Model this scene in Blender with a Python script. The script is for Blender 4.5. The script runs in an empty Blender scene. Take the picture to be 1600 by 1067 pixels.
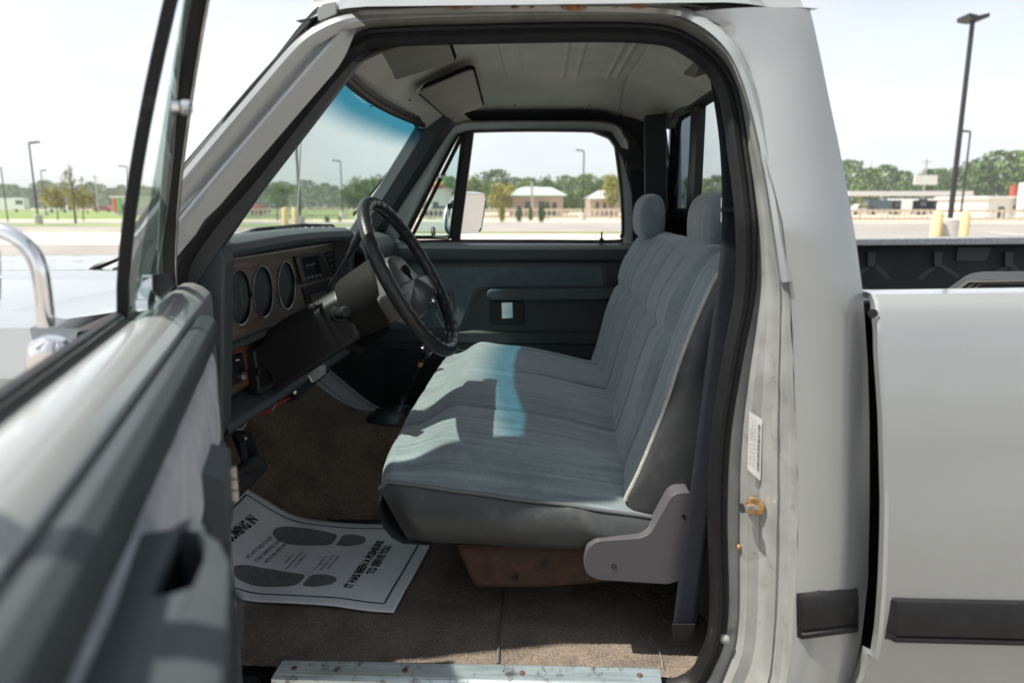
import bpy, bmesh, math, random
from mathutils import Vector, Matrix, noise
from mathutils.geometry import tessellate_polygon
R = math.radians
random.seed(7)
SC = bpy.context.scene
COL = SC.collection
# ------------------------------------------------------------------ camera
FPX, PIT, YAW = 1110.0, R(10.87), R(2.4)
cd = bpy.data.cameras.new('camera'); cam = bpy.data.objects.new('camera', cd); COL.objects.link(cam)
cd.sensor_width = 36; cd.lens = 36 * FPX / 1600; cd.clip_start = 0.02; cd.clip_end = 3000
cam.location = (0, 0, 0); cam.rotation_euler = (R(90) - PIT, 0, YAW)
cd.dof.use_dof = True; cd.dof.focus_distance = 1.85; cd.dof.aperture_fstop = 3.1
SC.camera = cam
# ------------------------------------------------------------------ sky, sun, exposure
SUN = Vector((-.52, -.132, 1.0)).normalized()
w = bpy.data.worlds.new('World'); SC.world = w; w.use_nodes = True
nt = w.node_tree; bg = nt.nodes['Background']
sky = nt.nodes.new('ShaderNodeTexSky'); sky.sky_type = 'NISHITA'; sky.sun_disc = False
sky.sun_elevation = math.asin(SUN.z); sky.sun_rotation = math.atan2(SUN.x, SUN.y)
sky.dust_density = 1.0; sky.ozone_density = 1.0; sky.air_density = 1.0
hs = nt.nodes.new('ShaderNodeHueSaturation'); hs.inputs['Saturation'].default_value = 0.22
nt.links.new(sky.outputs[0], hs.inputs['Color']); cn = nt.nodes.new('ShaderNodeTexNoise'); cn.inputs['Scale'].default_value = 2.2; cn.inputs['Detail'].default_value = 7
cr_ = nt.nodes.new('ShaderNodeValToRGB'); cr_.color_ramp.elements[0].position = .38; cr_.color_ramp.elements[0].color = (.77, .81, .86, 1); cr_.color_ramp.elements[1].position = .66; cr_.color_ramp.elements[1].color = (.95, .955, .95, 1)
ctc = nt.nodes.new('ShaderNodeTexCoord'); cmp_ = nt.nodes.new('ShaderNodeMapping'); cmp_.inputs['Scale'].default_value = (1, 1, 2.6)
cmx = nt.nodes.new('ShaderNodeMix'); cmx.data_type = 'RGBA'; cmx.blend_type = 'MULTIPLY'; cmx.inputs[0].default_value = 1
nt.links.new(ctc.outputs['Generated'], cmp_.inputs[0]); nt.links.new(cmp_.outputs[0], cn.inputs[0]); nt.links.new(cn.outputs[0], cr_.inputs[0])
nt.links.new(hs.outputs[0], cmx.inputs[6]); nt.links.new(cr_.outputs[0], cmx.inputs[7]); nt.links.new(cmx.outputs[2], bg.inputs[0])
bg.inputs[1].default_value = 0.098
sl = bpy.data.lights.new('sun', 'SUN'); sun = bpy.data.objects.new('sun', sl); COL.objects.link(sun)
sl.energy = 3.3; sl.angle = R(0.9); sl.color = (1, .94, .84)
sun.rotation_euler = SUN.to_track_quat('Z', 'Y').to_euler()
SC.view_settings.view_transform = 'Standard'; SC.view_settings.look = 'None'
SC.view_settings.exposure = 1.3; SC.view_settings.gamma = 1
SC.cycles.max_bounces = 10; SC.cycles.transparent_max_bounces = 24
SC.cycles.use_denoising = True
SC.cycles.caustics_reflective = False; SC.cycles.caustics_refractive = False
# ------------------------------------------------------------------ locating points: photo ray met at a known lateral distance
_c, _s = math.cos(YAW), math.sin(YAW)
def ray(u, v):
    a = (u - 800) / FPX; b = (533.5 - v) / FPX
    y = math.cos(PIT) + b * math.sin(PIT); z = -math.sin(PIT) + b * math.cos(PIT)
    return Vector((a * _c - y * _s, a * _s + y * _c, z))
def W(u, v, Y): r = ray(u, v); return r * (Y / r.y)
def WX(u, v, X): r = ray(u, v); return r * (X / r.x)
def WZ(u, v, Z): r = ray(u, v); return r * (Z / r.z)
GZ = -1.5
YC = 2.125
def mir(p): return Vector((p[0], 2 * YC - p[1], p[2]))
def yN(z): return 1.35 + .3 * max(0, z + .03)
# ------------------------------------------------------------------ materials
M = {}
def mat(name, col, rough=.6, metal=0, noise_s=0, noise_a=0, bump=0, bump_s=200, coat=0, sheen=0, spec=.5, col2=None, stretch=None, detail=4, ramp=(.35, .65), rust=None):
    m = bpy.data.materials.new(name); m.use_nodes = True; n = m.node_tree; b = n.nodes['Principled BSDF']
    b.inputs['Base Color'].default_value = (*col, 1); b.inputs['Roughness'].default_value = rough
    b.inputs['Metallic'].default_value = metal; b.inputs['Coat Weight'].default_value = coat
    b.inputs['Coat Roughness'].default_value = .06
    b.inputs['Sheen Weight'].default_value = sheen; b.inputs['Specular IOR Level'].default_value = spec
    tc = n.nodes.new('ShaderNodeTexCoord')
    src = tc.outputs['Object']
    if stretch:
        mp = n.nodes.new('ShaderNodeMapping'); mp.inputs['Scale'].default_value = stretch
        n.links.new(src, mp.inputs[0]); src = mp.outputs[0]
    if noise_s:
        t = n.nodes.new('ShaderNodeTexNoise'); t.inputs['Scale'].default_value = noise_s; t.inputs['Detail'].default_value = detail
        n.links.new(src, t.inputs['Vector'])
        r = n.nodes.new('ShaderNodeValToRGB'); r.color_ramp.elements[0].position = ramp[0]; r.color_ramp.elements[1].position = ramp[1]
        c2 = col2 or tuple(min(1, c * (1 + noise_a)) for c in col)
        c1 = col if col2 else tuple(c * (1 - noise_a) for c in col)
        r.color_ramp.elements[0].color = (*c1, 1); r.color_ramp.elements[1].color = (*c2, 1)
        n.links.new(t.outputs[0], r.inputs[0]); n.links.new(r.outputs[0], b.inputs['Base Color'])
        m['ramp'] = r.name
    if bump:
        t2 = n.nodes.new('ShaderNodeTexNoise'); t2.inputs['Scale'].default_value = bump_s; t2.inputs['Detail'].default_value = 3
        n.links.new(tc.outputs['Object'], t2.inputs['Vector'])
        bp = n.nodes.new('ShaderNodeBump'); bp.inputs['Strength'].default_value = bump; bp.inputs['Distance'].default_value = .002
        n.links.new(t2.outputs[0], bp.inputs['Height']); n.links.new(bp.outputs[0], b.inputs['Normal'])
    M[name] = m; return m
def glass(name, tint, refl=.08, band=None, rough=.0):
    m = bpy.data.materials.new(name); m.use_nodes = True; n = m.node_tree
    for q in list(n.nodes): n.nodes.remove(q)
    o = n.nodes.new('ShaderNodeOutputMaterial'); mx = n.nodes.new('ShaderNodeMixShader')
    tr = n.nodes.new('ShaderNodeBsdfTransparent'); gl = n.nodes.new('ShaderNodeBsdfGlossy')
    tr.inputs[0].default_value = (*tint, 1); gl.inputs['Roughness'].default_value = rough
    lw = n.nodes.new('ShaderNodeLayerWeight'); lw.inputs[0].default_value = .5
    pw = n.nodes.new('ShaderNodeMath'); pw.operation = 'POWER'; pw.inputs[1].default_value = 4.5; n.links.new(lw.outputs['Facing'], pw.inputs[0])
    ma = n.nodes.new('ShaderNodeMath'); ma.operation = 'MULTIPLY_ADD'; ma.inputs[1].default_value = .8; ma.inputs[2].default_value = .05; n.links.new(pw.outputs[0], ma.inputs[0])
    n.links.new(ma.outputs[0], mx.inputs[0]); n.links.new(tr.outputs[0], mx.inputs[1]); n.links.new(gl.outputs[0], mx.inputs[2])
    n.links.new(mx.outputs[0], o.inputs[0])
    if band:
        tc = n.nodes.new('ShaderNodeTexCoord'); sp = n.nodes.new('ShaderNodeSeparateXYZ'); r = n.nodes.new('ShaderNodeValToRGB')
        mr = n.nodes.new('ShaderNodeMapRange'); mr.inputs[1].default_value = band[0]; mr.inputs[2].default_value = band[1]
        n.links.new(tc.outputs['Object'], sp.inputs[0]); n.links.new(sp.outputs[2], mr.inputs[0]); n.links.new(mr.outputs[0], r.inputs[0])
        r.color_ramp.elements[0].color = (*tint, 1); r.color_ramp.elements[1].color = (*band[2], 1)
        r.color_ramp.interpolation = 'EASE'
        n.links.new(r.outputs[0], tr.inputs[0])
    M[name] = m; return m
mat('paint', (.34, .355, .35), .36, .3, 6, .03, coat=.6)
mat('paint_white', (.295, .31, .31), .22, .25, 5, .02, coat=.6)
mat('jamb_paint', (.31, .32, .31), .42, .15, 14, .12, bump=.05, bump_s=60, coat=.3, detail=8)
mat('rust', (.20, .105, .05), .9, 0, 60, .4, bump=.4, bump_s=150)
mat('rubber', (.011, .011, .012), .5, 0, 30, .15, bump=.08, bump_s=300, spec=.25)
mat('rubber_matte', (.006, .006, .006), .9, spec=.05)
mat('vinyl_dark', (.015, .018, .020), .5, 0, 20, .12, bump=.25, bump_s=700, spec=.28)
mat('vinyl_grey', (.050, .059, .064), .48, 0, 12, .08, bump=.25, bump_s=650, spec=.38)
mat('vinyl_pad', (.035, .041, .045), .42, 0, 12, .08, bump=.2, bump_s=650, spec=.35)
mat('seat_vinyl', (.040, .044, .046), .42, 0, 5, .18, bump=.2, bump_s=500, detail=7, spec=.4)
mat('plastic_mauve', (.080, .076, .084), .42, 0, 8, .05, bump=.12, bump_s=600, spec=.4)
mat('black_plastic', (.010, .010, .011), .4, bump=.12, bump_s=600, spec=.3)
mat('black_gloss', (.006, .006, .007), .1)
mat('leather', (.014, .014, .015), .36, 0, 40, .2, bump=.35, bump_s=260, spec=.4)
mat('hub_plastic', (.016, .0155, .015), .6, bump=.2, bump_s=500, spec=.06)
mat('headliner', (.66, .64, .59), .7, 0, 5, .10, bump=.1, bump_s=200, detail=8)
mat('visor', (.21, .195, .175), .55, 0, 7, .15, bump=.2, bump_s=400)
mat('chrome', (.8, .8, .8), .1, 1)
mat('steel', (.5, .48, .44), .35, 1, 30, .2)
mat('aluminium', (.55, .63, .64), .38, .85, 10, .12, stretch=(1, 12, 12))
mat('brass', (.45, .28, .13), .42, .8, 60, .35)
mat('mirror_glass', (.9, .9, .9), .01, 1)
mat('belt', (.017, .019, .025), .7, 0, 300, .25, bump=.3, bump_s=600, spec=.12)
mat('belt_loop', (.02, .02, .022), .5)
mat('white_tag', (.75, .75, .72), .6)
mat('label', (.72, .72, .68), .5, 0, 40, .06)
mat('ink', (.02, .02, .022), .7)
mat('piping', (.36, .35, .32), .8, 0, 200, .2, bump=.3, bump_s=500)
mat('piping_dark', (.10, .11, .115), .7)
mat('paper', (.86, .88, .89), .75, 0, 14, .04, bump=.08, bump_s=30)
mat('cloth_door', (.25, .26, .285), .95, 0, 26, .22, bump=.8, bump_s=260, detail=10, sheen=.4)
mat('red_plastic', (.35, .02, .015), .4)
mat('boot_vinyl', (.025, .038, .042), .28, bump=.4, bump_s=60)
mat('liner', (.022, .024, .027), .8, 0, 8, .2, bump=.2, bump_s=300)
mat('wood', (.17, .07, .03), .3, 0, 9, .5, col2=(.045, .024, .015), stretch=(1, 1.2, 14), detail=8, coat=.4)
mat('bezel', (.20, .155, .125), .33, .1, 7, .5, col2=(.10, .062, .045), stretch=(1, .9, 10), detail=8, coat=.4)
mat('asphalt', (.27, .25, .23), .9, 0, .35, .12, detail=10)
mat('concrete', (.58, .52, .44), .85, 0, .4, .08, detail=10)
mat('sand', (.50, .43, .33), .9, 0, .3, .12, detail=8)
mat('grass', (.15, .22, .045), .9, 0, .5, .3, detail=10)
mat('line_paint', (.75, .75, .72), .8)
mat('ground', (.15, .145, .135), .9, 0, .1, .15, detail=8)
mat('pole_black', (.02, .02, .022), .5)
mat('pole_base', (.5, .48, .45), .9, 0, 3, .1)
mat('yellow_post', (.78, .58, .30), .6)
mat('bark', (.10, .075, .05), .9, 0, 4, .3)
for nm, c in (('leaf_green', (.11, .18, .035)), ('leaf_dark', (.075, .135, .03)), ('leaf_yellow', (.26, .25, .045)), ('leaf_pine', (.06, .125, .035))):
    m = mat(nm, c, .7, 0, .9, .45, detail=6)
mat('wall_tan', (.42, .33, .26), .9, 0, 1, .1)
mat('wall_white', (.68, .67, .64), .8)
mat('roof_green', (.34, .46, .38), .6)
mat('roof_grey', (.45, .45, .45), .7)
mat('window_dark', (.05, .06, .07), .15)
mat('brick_red', (.35, .07, .04), .8)
mat('car_white', (.75, .75, .75), .3, coat=.5)
mat('car_dark', (.04, .07, .09), .3, coat=.5)
mat('car_red', (.35, .03, .02), .3, coat=.5)
mat('sign_red', (.55, .08, .03), .6); mat('sign_green', (.12, .42, .12), .6); mat('sign_yellow', (.7, .5, .06), .6)
glass('glass_side', (.90, .95, .93)); glass('glass_vent', (.60, .76, .72)); glass('glass_dark', (.22, .27, .31))
glass('glass_windshield', (.86, .95, .90), band=(.190, .265, (.06, .30, .40)))
glass('gauge_lens', (.9, .9, .9))
def grime(name, scale, lo, hi, col, amt=1.0):
    m = M[name]; n = m.node_tree; b = n.nodes['Principled BSDF']; src = b.inputs['Base Color'].links[0].from_socket
    tc = n.nodes['Texture Coordinate']; t = n.nodes.new('ShaderNodeTexNoise'); t.inputs['Scale'].default_value = scale; t.inputs['Detail'].default_value = 12; t.inputs['Roughness'].default_value = .68
    n.links.new(tc.outputs['Object'], t.inputs[0])
    mr = n.nodes.new('ShaderNodeMapRange'); mr.inputs[1].default_value = lo; mr.inputs[2].default_value = hi; mr.inputs[4].default_value = amt; n.links.new(t.outputs[0], mr.inputs[0])
    mx = n.nodes.new('ShaderNodeMix'); mx.data_type = 'RGBA'; mx.inputs[7].default_value = (*col, 1)
    n.links.new(mr.outputs[0], mx.inputs[0]); n.links.new(src, mx.inputs[6]); n.links.new(mx.outputs[2], b.inputs['Base Color'])
grime('jamb_paint', 26, .56, .70, (.16, .145, .12), .5); grime('aluminium', 40, .56, .66, (.16, .14, .12), .8)
grime('rubber', 18, .60, .74, (.07, .065, .06), .5); grime('seat_vinyl', 14, .56, .72, (.11, .11, .105), .5); grime('paint_white', 9, .60, .78, (.27, .28, .27), .45)
grime('vinyl_grey', 20, .6, .75, (.10, .11, .11), .4)
# wear fabric : worn pleats with streaks along the channels
def fabric(name, stretch):
    m = mat(name, (.088, .126, .144), .92, 0, 5, .2, col2=(.265, .315, .33), stretch=stretch, detail=9, bump=.5, bump_s=900, sheen=.5, ramp=(.22, .78))
    n = m.node_tree; b = n.nodes['Principled BSDF']; rp = n.nodes[m['ramp']]
    tc = n.nodes['Texture Coordinate']
    wv = n.nodes.new('ShaderNodeTexNoise'); wv.inputs['Scale'].default_value = 520; wv.inputs['Detail'].default_value = 2
    n.links.new(tc.outputs['Object'], wv.inputs[0])
    mr = n.nodes.new('ShaderNodeMapRange'); mr.inputs[1].default_value = .3; mr.inputs[2].default_value = .7; mr.inputs[3].default_value = .72; mr.inputs[4].default_value = 1.25
    n.links.new(wv.outputs[0], mr.inputs[0])
    mx = n.nodes.new('ShaderNodeVectorMath'); mx.operation = 'SCALE'
    n.links.new(rp.outputs[0], mx.inputs[0]); n.links.new(mr.outputs[0], mx.inputs['Scale'])
    n.links.new(mx.outputs[0], b.inputs['Base Color']); return m
fabric('fabric_seat', (.8, 16.0, .8)); fabric('fabric_back', (.8, 16.0, .7))
def carpet(name, c1, c2):
    m = mat(name, c1, 1, 0, 9, .2, col2=c2, detail=10, sheen=.2, ramp=(.36, .64), bump=1.0, bump_s=420)
    n = m.node_tree; b = n.nodes['Principled BSDF']; rp = n.nodes[m['ramp']]; tc = n.nodes['Texture Coordinate']
    wv = n.nodes.new('ShaderNodeTexNoise'); wv.inputs['Scale'].default_value = 260; wv.inputs['Detail'].default_value = 3
    n.links.new(tc.outputs['Object'], wv.inputs[0])
    mr = n.nodes.new('ShaderNodeMapRange'); mr.inputs[1].default_value = .32; mr.inputs[2].default_value = .68; mr.inputs[3].default_value = .45; mr.inputs[4].default_value = 1.6
    n.links.new(wv.outputs[0], mr.inputs[0])
    mx = n.nodes.new('ShaderNodeVectorMath'); mx.operation = 'SCALE'
    n.links.new(rp.outputs[0], mx.inputs[0]); n.links.new(mr.outputs[0], mx.inputs['Scale'])
    n.links.new(mx.outputs[0], b.inputs['Base Color'])
    n.nodes['Bump'].inputs['Distance'].default_value = .006
    return m
carpet('carpet', (.125, .095, .07), (.25, .195, .14))
grime('fabric_seat', 6, .46, .68, (.085, .105, .112), .6); grime('fabric_back', 7, .48, .70, (.10, .12, .125), .5); grime('carpet', 9, .52, .70, (.06, .045, .035), .6)
# ------------------------------------------------------------------ mesh helpers
def link(name, me, m, parent=None, smooth=True, bevel=0, sub=0, solid=0, seg=2, auto=35):
    o = bpy.data.objects.new(name, me); COL.objects.link(o)
    for mm in (m if isinstance(m, (list, tuple)) else [m]): me.materials.append(M[mm])
    if smooth:
        for p in me.polygons: p.use_smooth = True
        me.set_sharp_from_angle(angle=R(auto))
    if parent is not None:
        o.parent = parent; o.matrix_parent_inverse = world(parent).inverted()
    if solid:
        q = o.modifiers.new('s', 'SOLIDIFY'); q.thickness = solid; q.offset = 0
    if bevel:
        q = o.modifiers.new('b', 'BEVEL'); q.width = bevel; q.segments = seg; q.limit_method = 'ANGLE'; q.angle_limit = R(30); q.harden_normals = True
    if sub:
        q = o.modifiers.new('u', 'SUBSURF'); q.levels = q.render_levels = sub
    return o
def world(o):
    mtx = Matrix.LocRotScale(o.location, o.rotation_euler, o.scale)
    return world(o.parent) @ o.matrix_parent_inverse @ mtx if o.parent else mtx
def me_of(vs, fs):
    me = bpy.data.meshes.new('m'); me.from_pydata([tuple(v) for v in vs], [], fs); me.validate(); me.update()
    return me
class G:
    """collects faces, builds one mesh"""
    def __init__(s): s.v = []; s.f = []; s.mi = []
    def add(s, vs, fs, mi=0):
        k = len(s.v); s.v += [Vector(v) for v in vs]; s.f += [tuple(i + k for i in f) for f in fs]; s.mi += [mi] * len(fs); return s
    def grid(s, rows, closed_u=False, closed_v=False, mi=0):
        nr, nc = len(rows), len(rows[0]); vs = [p for r in rows for p in r]; fs = []
        for i in range(nr if closed_v else nr - 1):
            for j in range(nc if closed_u else nc - 1):
                a, b = i * nc + j, i * nc + (j + 1) % nc; i2 = (i + 1) % nr
                fs.append((a, b, i2 * nc + (j + 1) % nc, i2 * nc + j))
        return s.add(vs, fs, mi)
    def poly(s, pts, mi=0): return s.add(pts, [tuple(range(len(pts)))], mi)
    def slab(s, pts, off, mi=0):
        """pts 3D outline; off a vector or the second outline"""
        n = len(pts); b = [Vector(p) + Vector(off) for p in pts] if not isinstance(off, list) else off
        fs = [tuple(range(n)), tuple(range(2 * n - 1, n - 1, -1))] + [(i + n, (i + 1) % n + n, (i + 1) % n, i) for i in range(n)]
        return s.add(list(pts) + b, fs, mi)
    def box(s, c, d, rot=None, mi=0):
        c = Vector(c); vs = []
        for x in (-.5, .5):
            for y in (-.5, .5):
                for z in (-.5, .5):
                    p = Vector((x * d[0], y * d[1], z * d[2]))
                    if rot is not None: p = rot @ p
                    vs.append(c + p)
        return s.add(vs, [(0, 1, 3, 2), (4, 6, 7, 5), (0, 4, 5, 1), (2, 3, 7, 6), (0, 2, 6, 4), (1, 5, 7, 3)], mi)
    def tube(s, path, r, seg=12, closed=False, cap=True, mi=0, flat=1.0, up=None):
        path = [Vector(p) for p in path]; n = len(path); rows = []
        up0 = Vector(up) if up else None; prev = None
        for i, p in enumerate(path):
            if closed: t = path[(i + 1) % n] - path[i - 1]
            else: t = path[min(i + 1, n - 1)] - path[max(i - 1, 0)]
            t.normalize()
            if prev is None:
                a = up0 if up0 else (Vector((0, 0, 1)) if abs(t.z) < .9 else Vector((1, 0, 0)))
            else: a = up0 if up0 else prev
            a = (a - t * a.dot(t)).normalized(); prev = a; b = t.cross(a)
            rr = r[i] if isinstance(r, (list, tuple)) else r
            rows.append([p + a * rr * flat * math.cos(k * 2 * math.pi / seg) + b * rr * math.sin(k * 2 * math.pi / seg) for k in range(seg)])
        s.grid(rows, True, closed, mi)
        if cap and not closed:
            s.poly(rows[0][::-1], mi); s.poly(rows[-1], mi)
        return s
    def lathe(s, c, ax, prof, seg=32, mi=0):
        """prof list of (along, radius)"""
        c = Vector(c); ax = Vector(ax).normalized(); a = ax.orthogonal().normalized(); b = ax.cross(a)
        rows = [[c + ax * h + (a * math.cos(k * 2 * math.pi / seg) + b * math.sin(k * 2 * math.pi / seg)) * max(r, 1e-5) for k in range(seg)] for h, r in prof]
        return s.grid(rows, True, False, mi)
    def holed(s, outer, holes, to3, mi=0):
        """flat plate with holes: 2D loops, to3 maps to 3D"""
        loops = [[Vector((p[0], p[1], 0)) for p in L] for L in [outer] + holes]
        flat = [p for L in loops for p in L]
        return s.add([to3(p.x, p.y) for p in flat], [tuple(t) for t in tessellate_polygon(loops)], mi)
    def build(s, name, m, parent=None, **k):
        me = me_of(s.v, s.f)
        ms = s.mi
        if isinstance(m, (list, tuple)) and len(me.polygons) == len(ms): me.polygons.foreach_set('material_index', ms)
        bm = bmesh.new(); bm.from_mesh(me)
        bmesh.ops.remove_doubles(bm, verts=bm.verts, dist=1e-5); bmesh.ops.recalc_face_normals(bm, faces=bm.faces)
        bm.to_mesh(me); bm.free()
        return link(name, me, m, parent, **k)
def cr(pts, n=6, closed=False):
    """Catmull-Rom through points"""
    P = [Vector(p) for p in pts]; N = len(P); out = []
    for i in range(N if closed else N - 1):
        p1, p2 = P[i], P[(i + 1) % N]
        p0 = P[i - 1] if (closed or i > 0) else p1; p3 = P[(i + 2) % N] if (closed or i < N - 2) else p2
        for k in range(n):
            t = k / n
            out.append(.5 * ((2 * p1) + (p2 - p0) * t + (2 * p0 - 5 * p1 + 4 * p2 - p3) * t * t + (3 * p1 - p0 - 3 * p2 + p3) * t ** 3))
    if not closed: out.append(P[-1])
    return out
def rrect(x0, z0, x1, z1, r, n=5):
    out = []
    for cx, cz, a0 in ((x1 - r, z1 - r, 0), (x0 + r, z1 - r, 90), (x0 + r, z0 + r, 180), (x1 - r, z0 + r, 270)):
        for k in range(n + 1):
            a = R(a0 + 90 * k / n); out.append((cx + r * math.cos(a), cz + r * math.sin(a)))
    return out
def rcorner(pts, r, n=4):
    """round the corners of a polygon (any dim)"""
    P = [Vector(p) for p in pts]; N = len(P); out = []
    for i in range(N):
        a, b, c = P[i - 1], P[i], P[(i + 1) % N]
        rr = r[i] if isinstance(r, (list, tuple)) else r
        ra = min(rr, (a - b).length * .45, (c - b).length * .45)
        if ra < 1e-5: out.append(b); continue
        s0 = b + (a - b).normalized() * ra; s1 = b + (c - b).normalized() * ra
        for k in range(n + 1):
            t = k / n; out.append(s0 * (1 - t) ** 2 + b * 2 * t * (1 - t) + s1 * t * t)
    return out
def sm(t): t = max(0, min(1, t)); return t * t * (3 - 2 * t)
def empty(name, loc, label=None, cat=None, group=None, rz=0):
    o = bpy.data.objects.new(name, None); COL.objects.link(o); o.location = loc; o.rotation_euler = (0, 0, rz); o.empty_display_size = .2
    tag(o, label, cat, group); return o
def tag(o, label=None, cat=None, group=None, kind=None):
    if label: o['label'] = label
    if cat: o['category'] = cat
    if group: o['group'] = group
    if kind: o['kind'] = kind
    return o
def text_mesh(s, size, bold=0, sx=1.0, align='LEFT', spacing=1.0, shear=0):
    c = bpy.data.curves.new('t', 'FONT'); c.body = s; c.size = size; c.align_x = align; c.offset = bold; c.space_character = spacing; c.shear = shear
    c.resolution_u = 3
    o = bpy.data.objects.new('t', c); COL.objects.link(o)
    me = bpy.data.meshes.new_from_object(o.evaluated_get(bpy.context.evaluated_depsgraph_get()))
    bpy.data.objects.remove(o); bpy.data.curves.remove(c)
    vs = [(v.co.x * sx, v.co.y) for v in me.vertices]; fs = [tuple(p.vertices) for p in me.polygons]
    bpy.data.meshes.remove(me); return vs, fs
# =================================================================== the pickup truck
truck = empty('pickup_truck', (0, YC, GZ), 'silver-grey regular cab pickup truck with driver door open and blue-grey bench seat', 'pickup truck')
T = truck
# ---- door opening loops (x, z)
A = [(-.64, -1.005), (-.685, -.93), (-.70, -.75), (-.70, -.5), (-.70, -.25), (-.69, -.14), (-.665, -.09), (-.622, -.037), (-.545, .053), (-.458, .17), (-.376, .270), (-.345, .292), (-.305, .302), (-.061, .307), (.184, .305), (.268, .281), (.328, .214), (.349, .083), (.359, -.023), (.366, -.154), (.35, -.289), (.336, -.444), (.338, -.605), (.353, -.83), (.335, -.93), (.29, -.985), (.1, -1.0), (-.3, -1.005)]
Dl = [(-.66, -1.09), (-.73, -1.0), (-.745, -.75), (-.745, -.5), (-.745, -.25), (-.735, -.13), (-.715, -.065), (-.68, -.005), (-.612, .075), (-.52, .19), (-.42, .292), (-.385, .325), (-.33, .342), (-.06, .349), (.2, .347), (.295, .325), (.352, .24), (.382, .074), (.405, -.03), (.428, -.16), (.443, -.29), (.459, -.44), (.472, -.6), (.478, -.83), (.47, -.95), (.40, -1.08), (.1, -1.09), (-.3, -1.09)]
def dense(L, n=5): return [(p.x, p.y) for p in cr([(a, b, 0) for a, b in L], n, True)]
Ad, Dd = dense(A), dense(Dl); NL = len(Ad)
def outn(L, i):
    a, b = L[i - 1], L[(i + 1) % len(L)]; t = Vector((b[0] - a[0], b[1] - a[1])).normalized()
    n = Vector((-t.y, t.x)); c = Vector((L[i][0] + .15, L[i][1] + .35))
    return n
_on = [outn(Ad, i) for i in range(NL)]
if _on[NL // 2].y < 0: _on = [-n for n in _on]
def kdep(x, z): return 1 if z < -.85 else .25 + .75 * sm((x - .18) / .17)
def loopA(off, dy, side=0):
    out = []
    for i, (x, z) in enumerate(Ad):
        n = _on[i]; xx, zz = x + n.x * off, z + n.y * off; p = Vector((xx, yN(zz) + dy, zz)); out.append(mir(p) if side else p)
    return out
def loopD(f, dy, side=0, wob=0):
    out = []
    for i in range(NL):
        kk = kdep(*Dd[i]); yy_ = yN(Dd[i][1]); sc_ = (yy_ - .112 * kk) / (yy_ - .112); Dx, Dz = Dd[i][0] * sc_, Dd[i][1] * sc_
        n = _on[i]; bx, bz = Ad[i][0] + n.x * .036, Ad[i][1] + n.y * .036
        x = bx + (Dx - bx) * f; z = bz + (Dz - bz) * f
        wv = wob * noise.noise(Vector((x * 22, z * 22, f * 3))) if wob else 0
        p = Vector((x + wv, yN(z) + dy * kk - .030 * (1 - kk) / .75 * min(1, f / .22) - .006 * (1 - kk) * math.exp(-((f - .72) / .12) ** 2) + wv, z)); out.append(mir(p) if side else p)
    return out
for side in (0, 1):
    g = G()
    prof = [(.008, .022), (-.001, .006), (.002, -.012), (.010, -.022), (.018, -.020), (.024, -.012), (.030, -.014), (.036, -.006), (.038, .004)]
    g.grid([loopA(o_, d_, side) for o_, d_ in [(.036, .07), (.020, .042)] + prof], True)
    o = g.build('door_seal', 'rubber', T); o['label'] = ('black bulb rubber seal round the open driver doorway', 'black rubber seal round the far doorway')[side]
    g = G()
    rows = [(0, .004), (.10, .002), (.2, -.002), (.235, -.006), (.26, -.028), (.30, -.034), (.54, -.037), (.58, -.044), (.62, -.046), (.66, -.052), (.70, -.074), (.735, -.083), (.78, -.080), (.82, -.084), (.90, -.086), (.95, -.089), (1.0, -.110), (1.02, -.112), (1.03, -.100)]
    g.grid([loopD(f, d, side, .0035 if f > .8 else .0012) for f, d in rows], True)
    g.build('door_frame', 'jamb_paint', T)
# ---- cab side behind the door, near and far
E_px = [(1253, -12, 1.36), (1265, 30, 1.345), (1278, 90, 1.33), (1290, 150, 1.315), (1306, 225, 1.30), (1320, 300, 1.285), (1333, 375, 1.275), (1344, 460, 1.265), (1351, 560, 1.262), (1354, 660, 1.26), (1354, 780, 1.26), (1352, 900, 1.262), (1341, 1000, 1.268), (1326, 1067, 1.275), (1316, 1110, 1.28)]
E3 = [W(*p) for p in E_px]
def interp(pts, z):
    for a, b in zip(pts, pts[1:]):
        if (a[2] - z) * (b[2] - z) <= 0 and a[2] != b[2]:
            t = (z - a[2]) / (b[2] - a[2]); return Vector(a) * (1 - t) + Vector(b) * t
    return Vector(pts[0] if z > pts[0][2] else pts[-1])
Dq = [Vector((x, yN(z) - .112, z)) for x, z in [(.2, .349), (.297, .325), (.355, .24), (.384, .074), (.407, -.03), (.430, -.16), (.445, -.29), (.461, -.44), (.474, -.6), (.480, -.83), (.472, -.95), (.46, -1.08)]]
for side in (0, 1):
    g = G(); rows = []
    for k in range(60):
        z = .333 - k / 59 * 1.42
        a = interp(Dq, z); b = interp(E3, z); row = []
        for j in range(13):
            t = j / 12; bulge = -.026 * math.sin(math.pi * min(1, t * .86)) ** .9
            p = a.lerp(b, t); p.y += bulge + .0016 * noise.noise(Vector((p.x * 6, p.z * 3.5, 2)))
            row.append(p)
        row += [b + Vector((.004, .012, 0)), b + Vector((.002, .04, 0)), b + Vector((-.012, .10, 0)), b + Vector((-.03, .24, 0))]
        rows.append([mir(p) for p in row] if side else row)
    g.grid(rows); g.build('cab_corner', 'paint_white', T)
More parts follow.
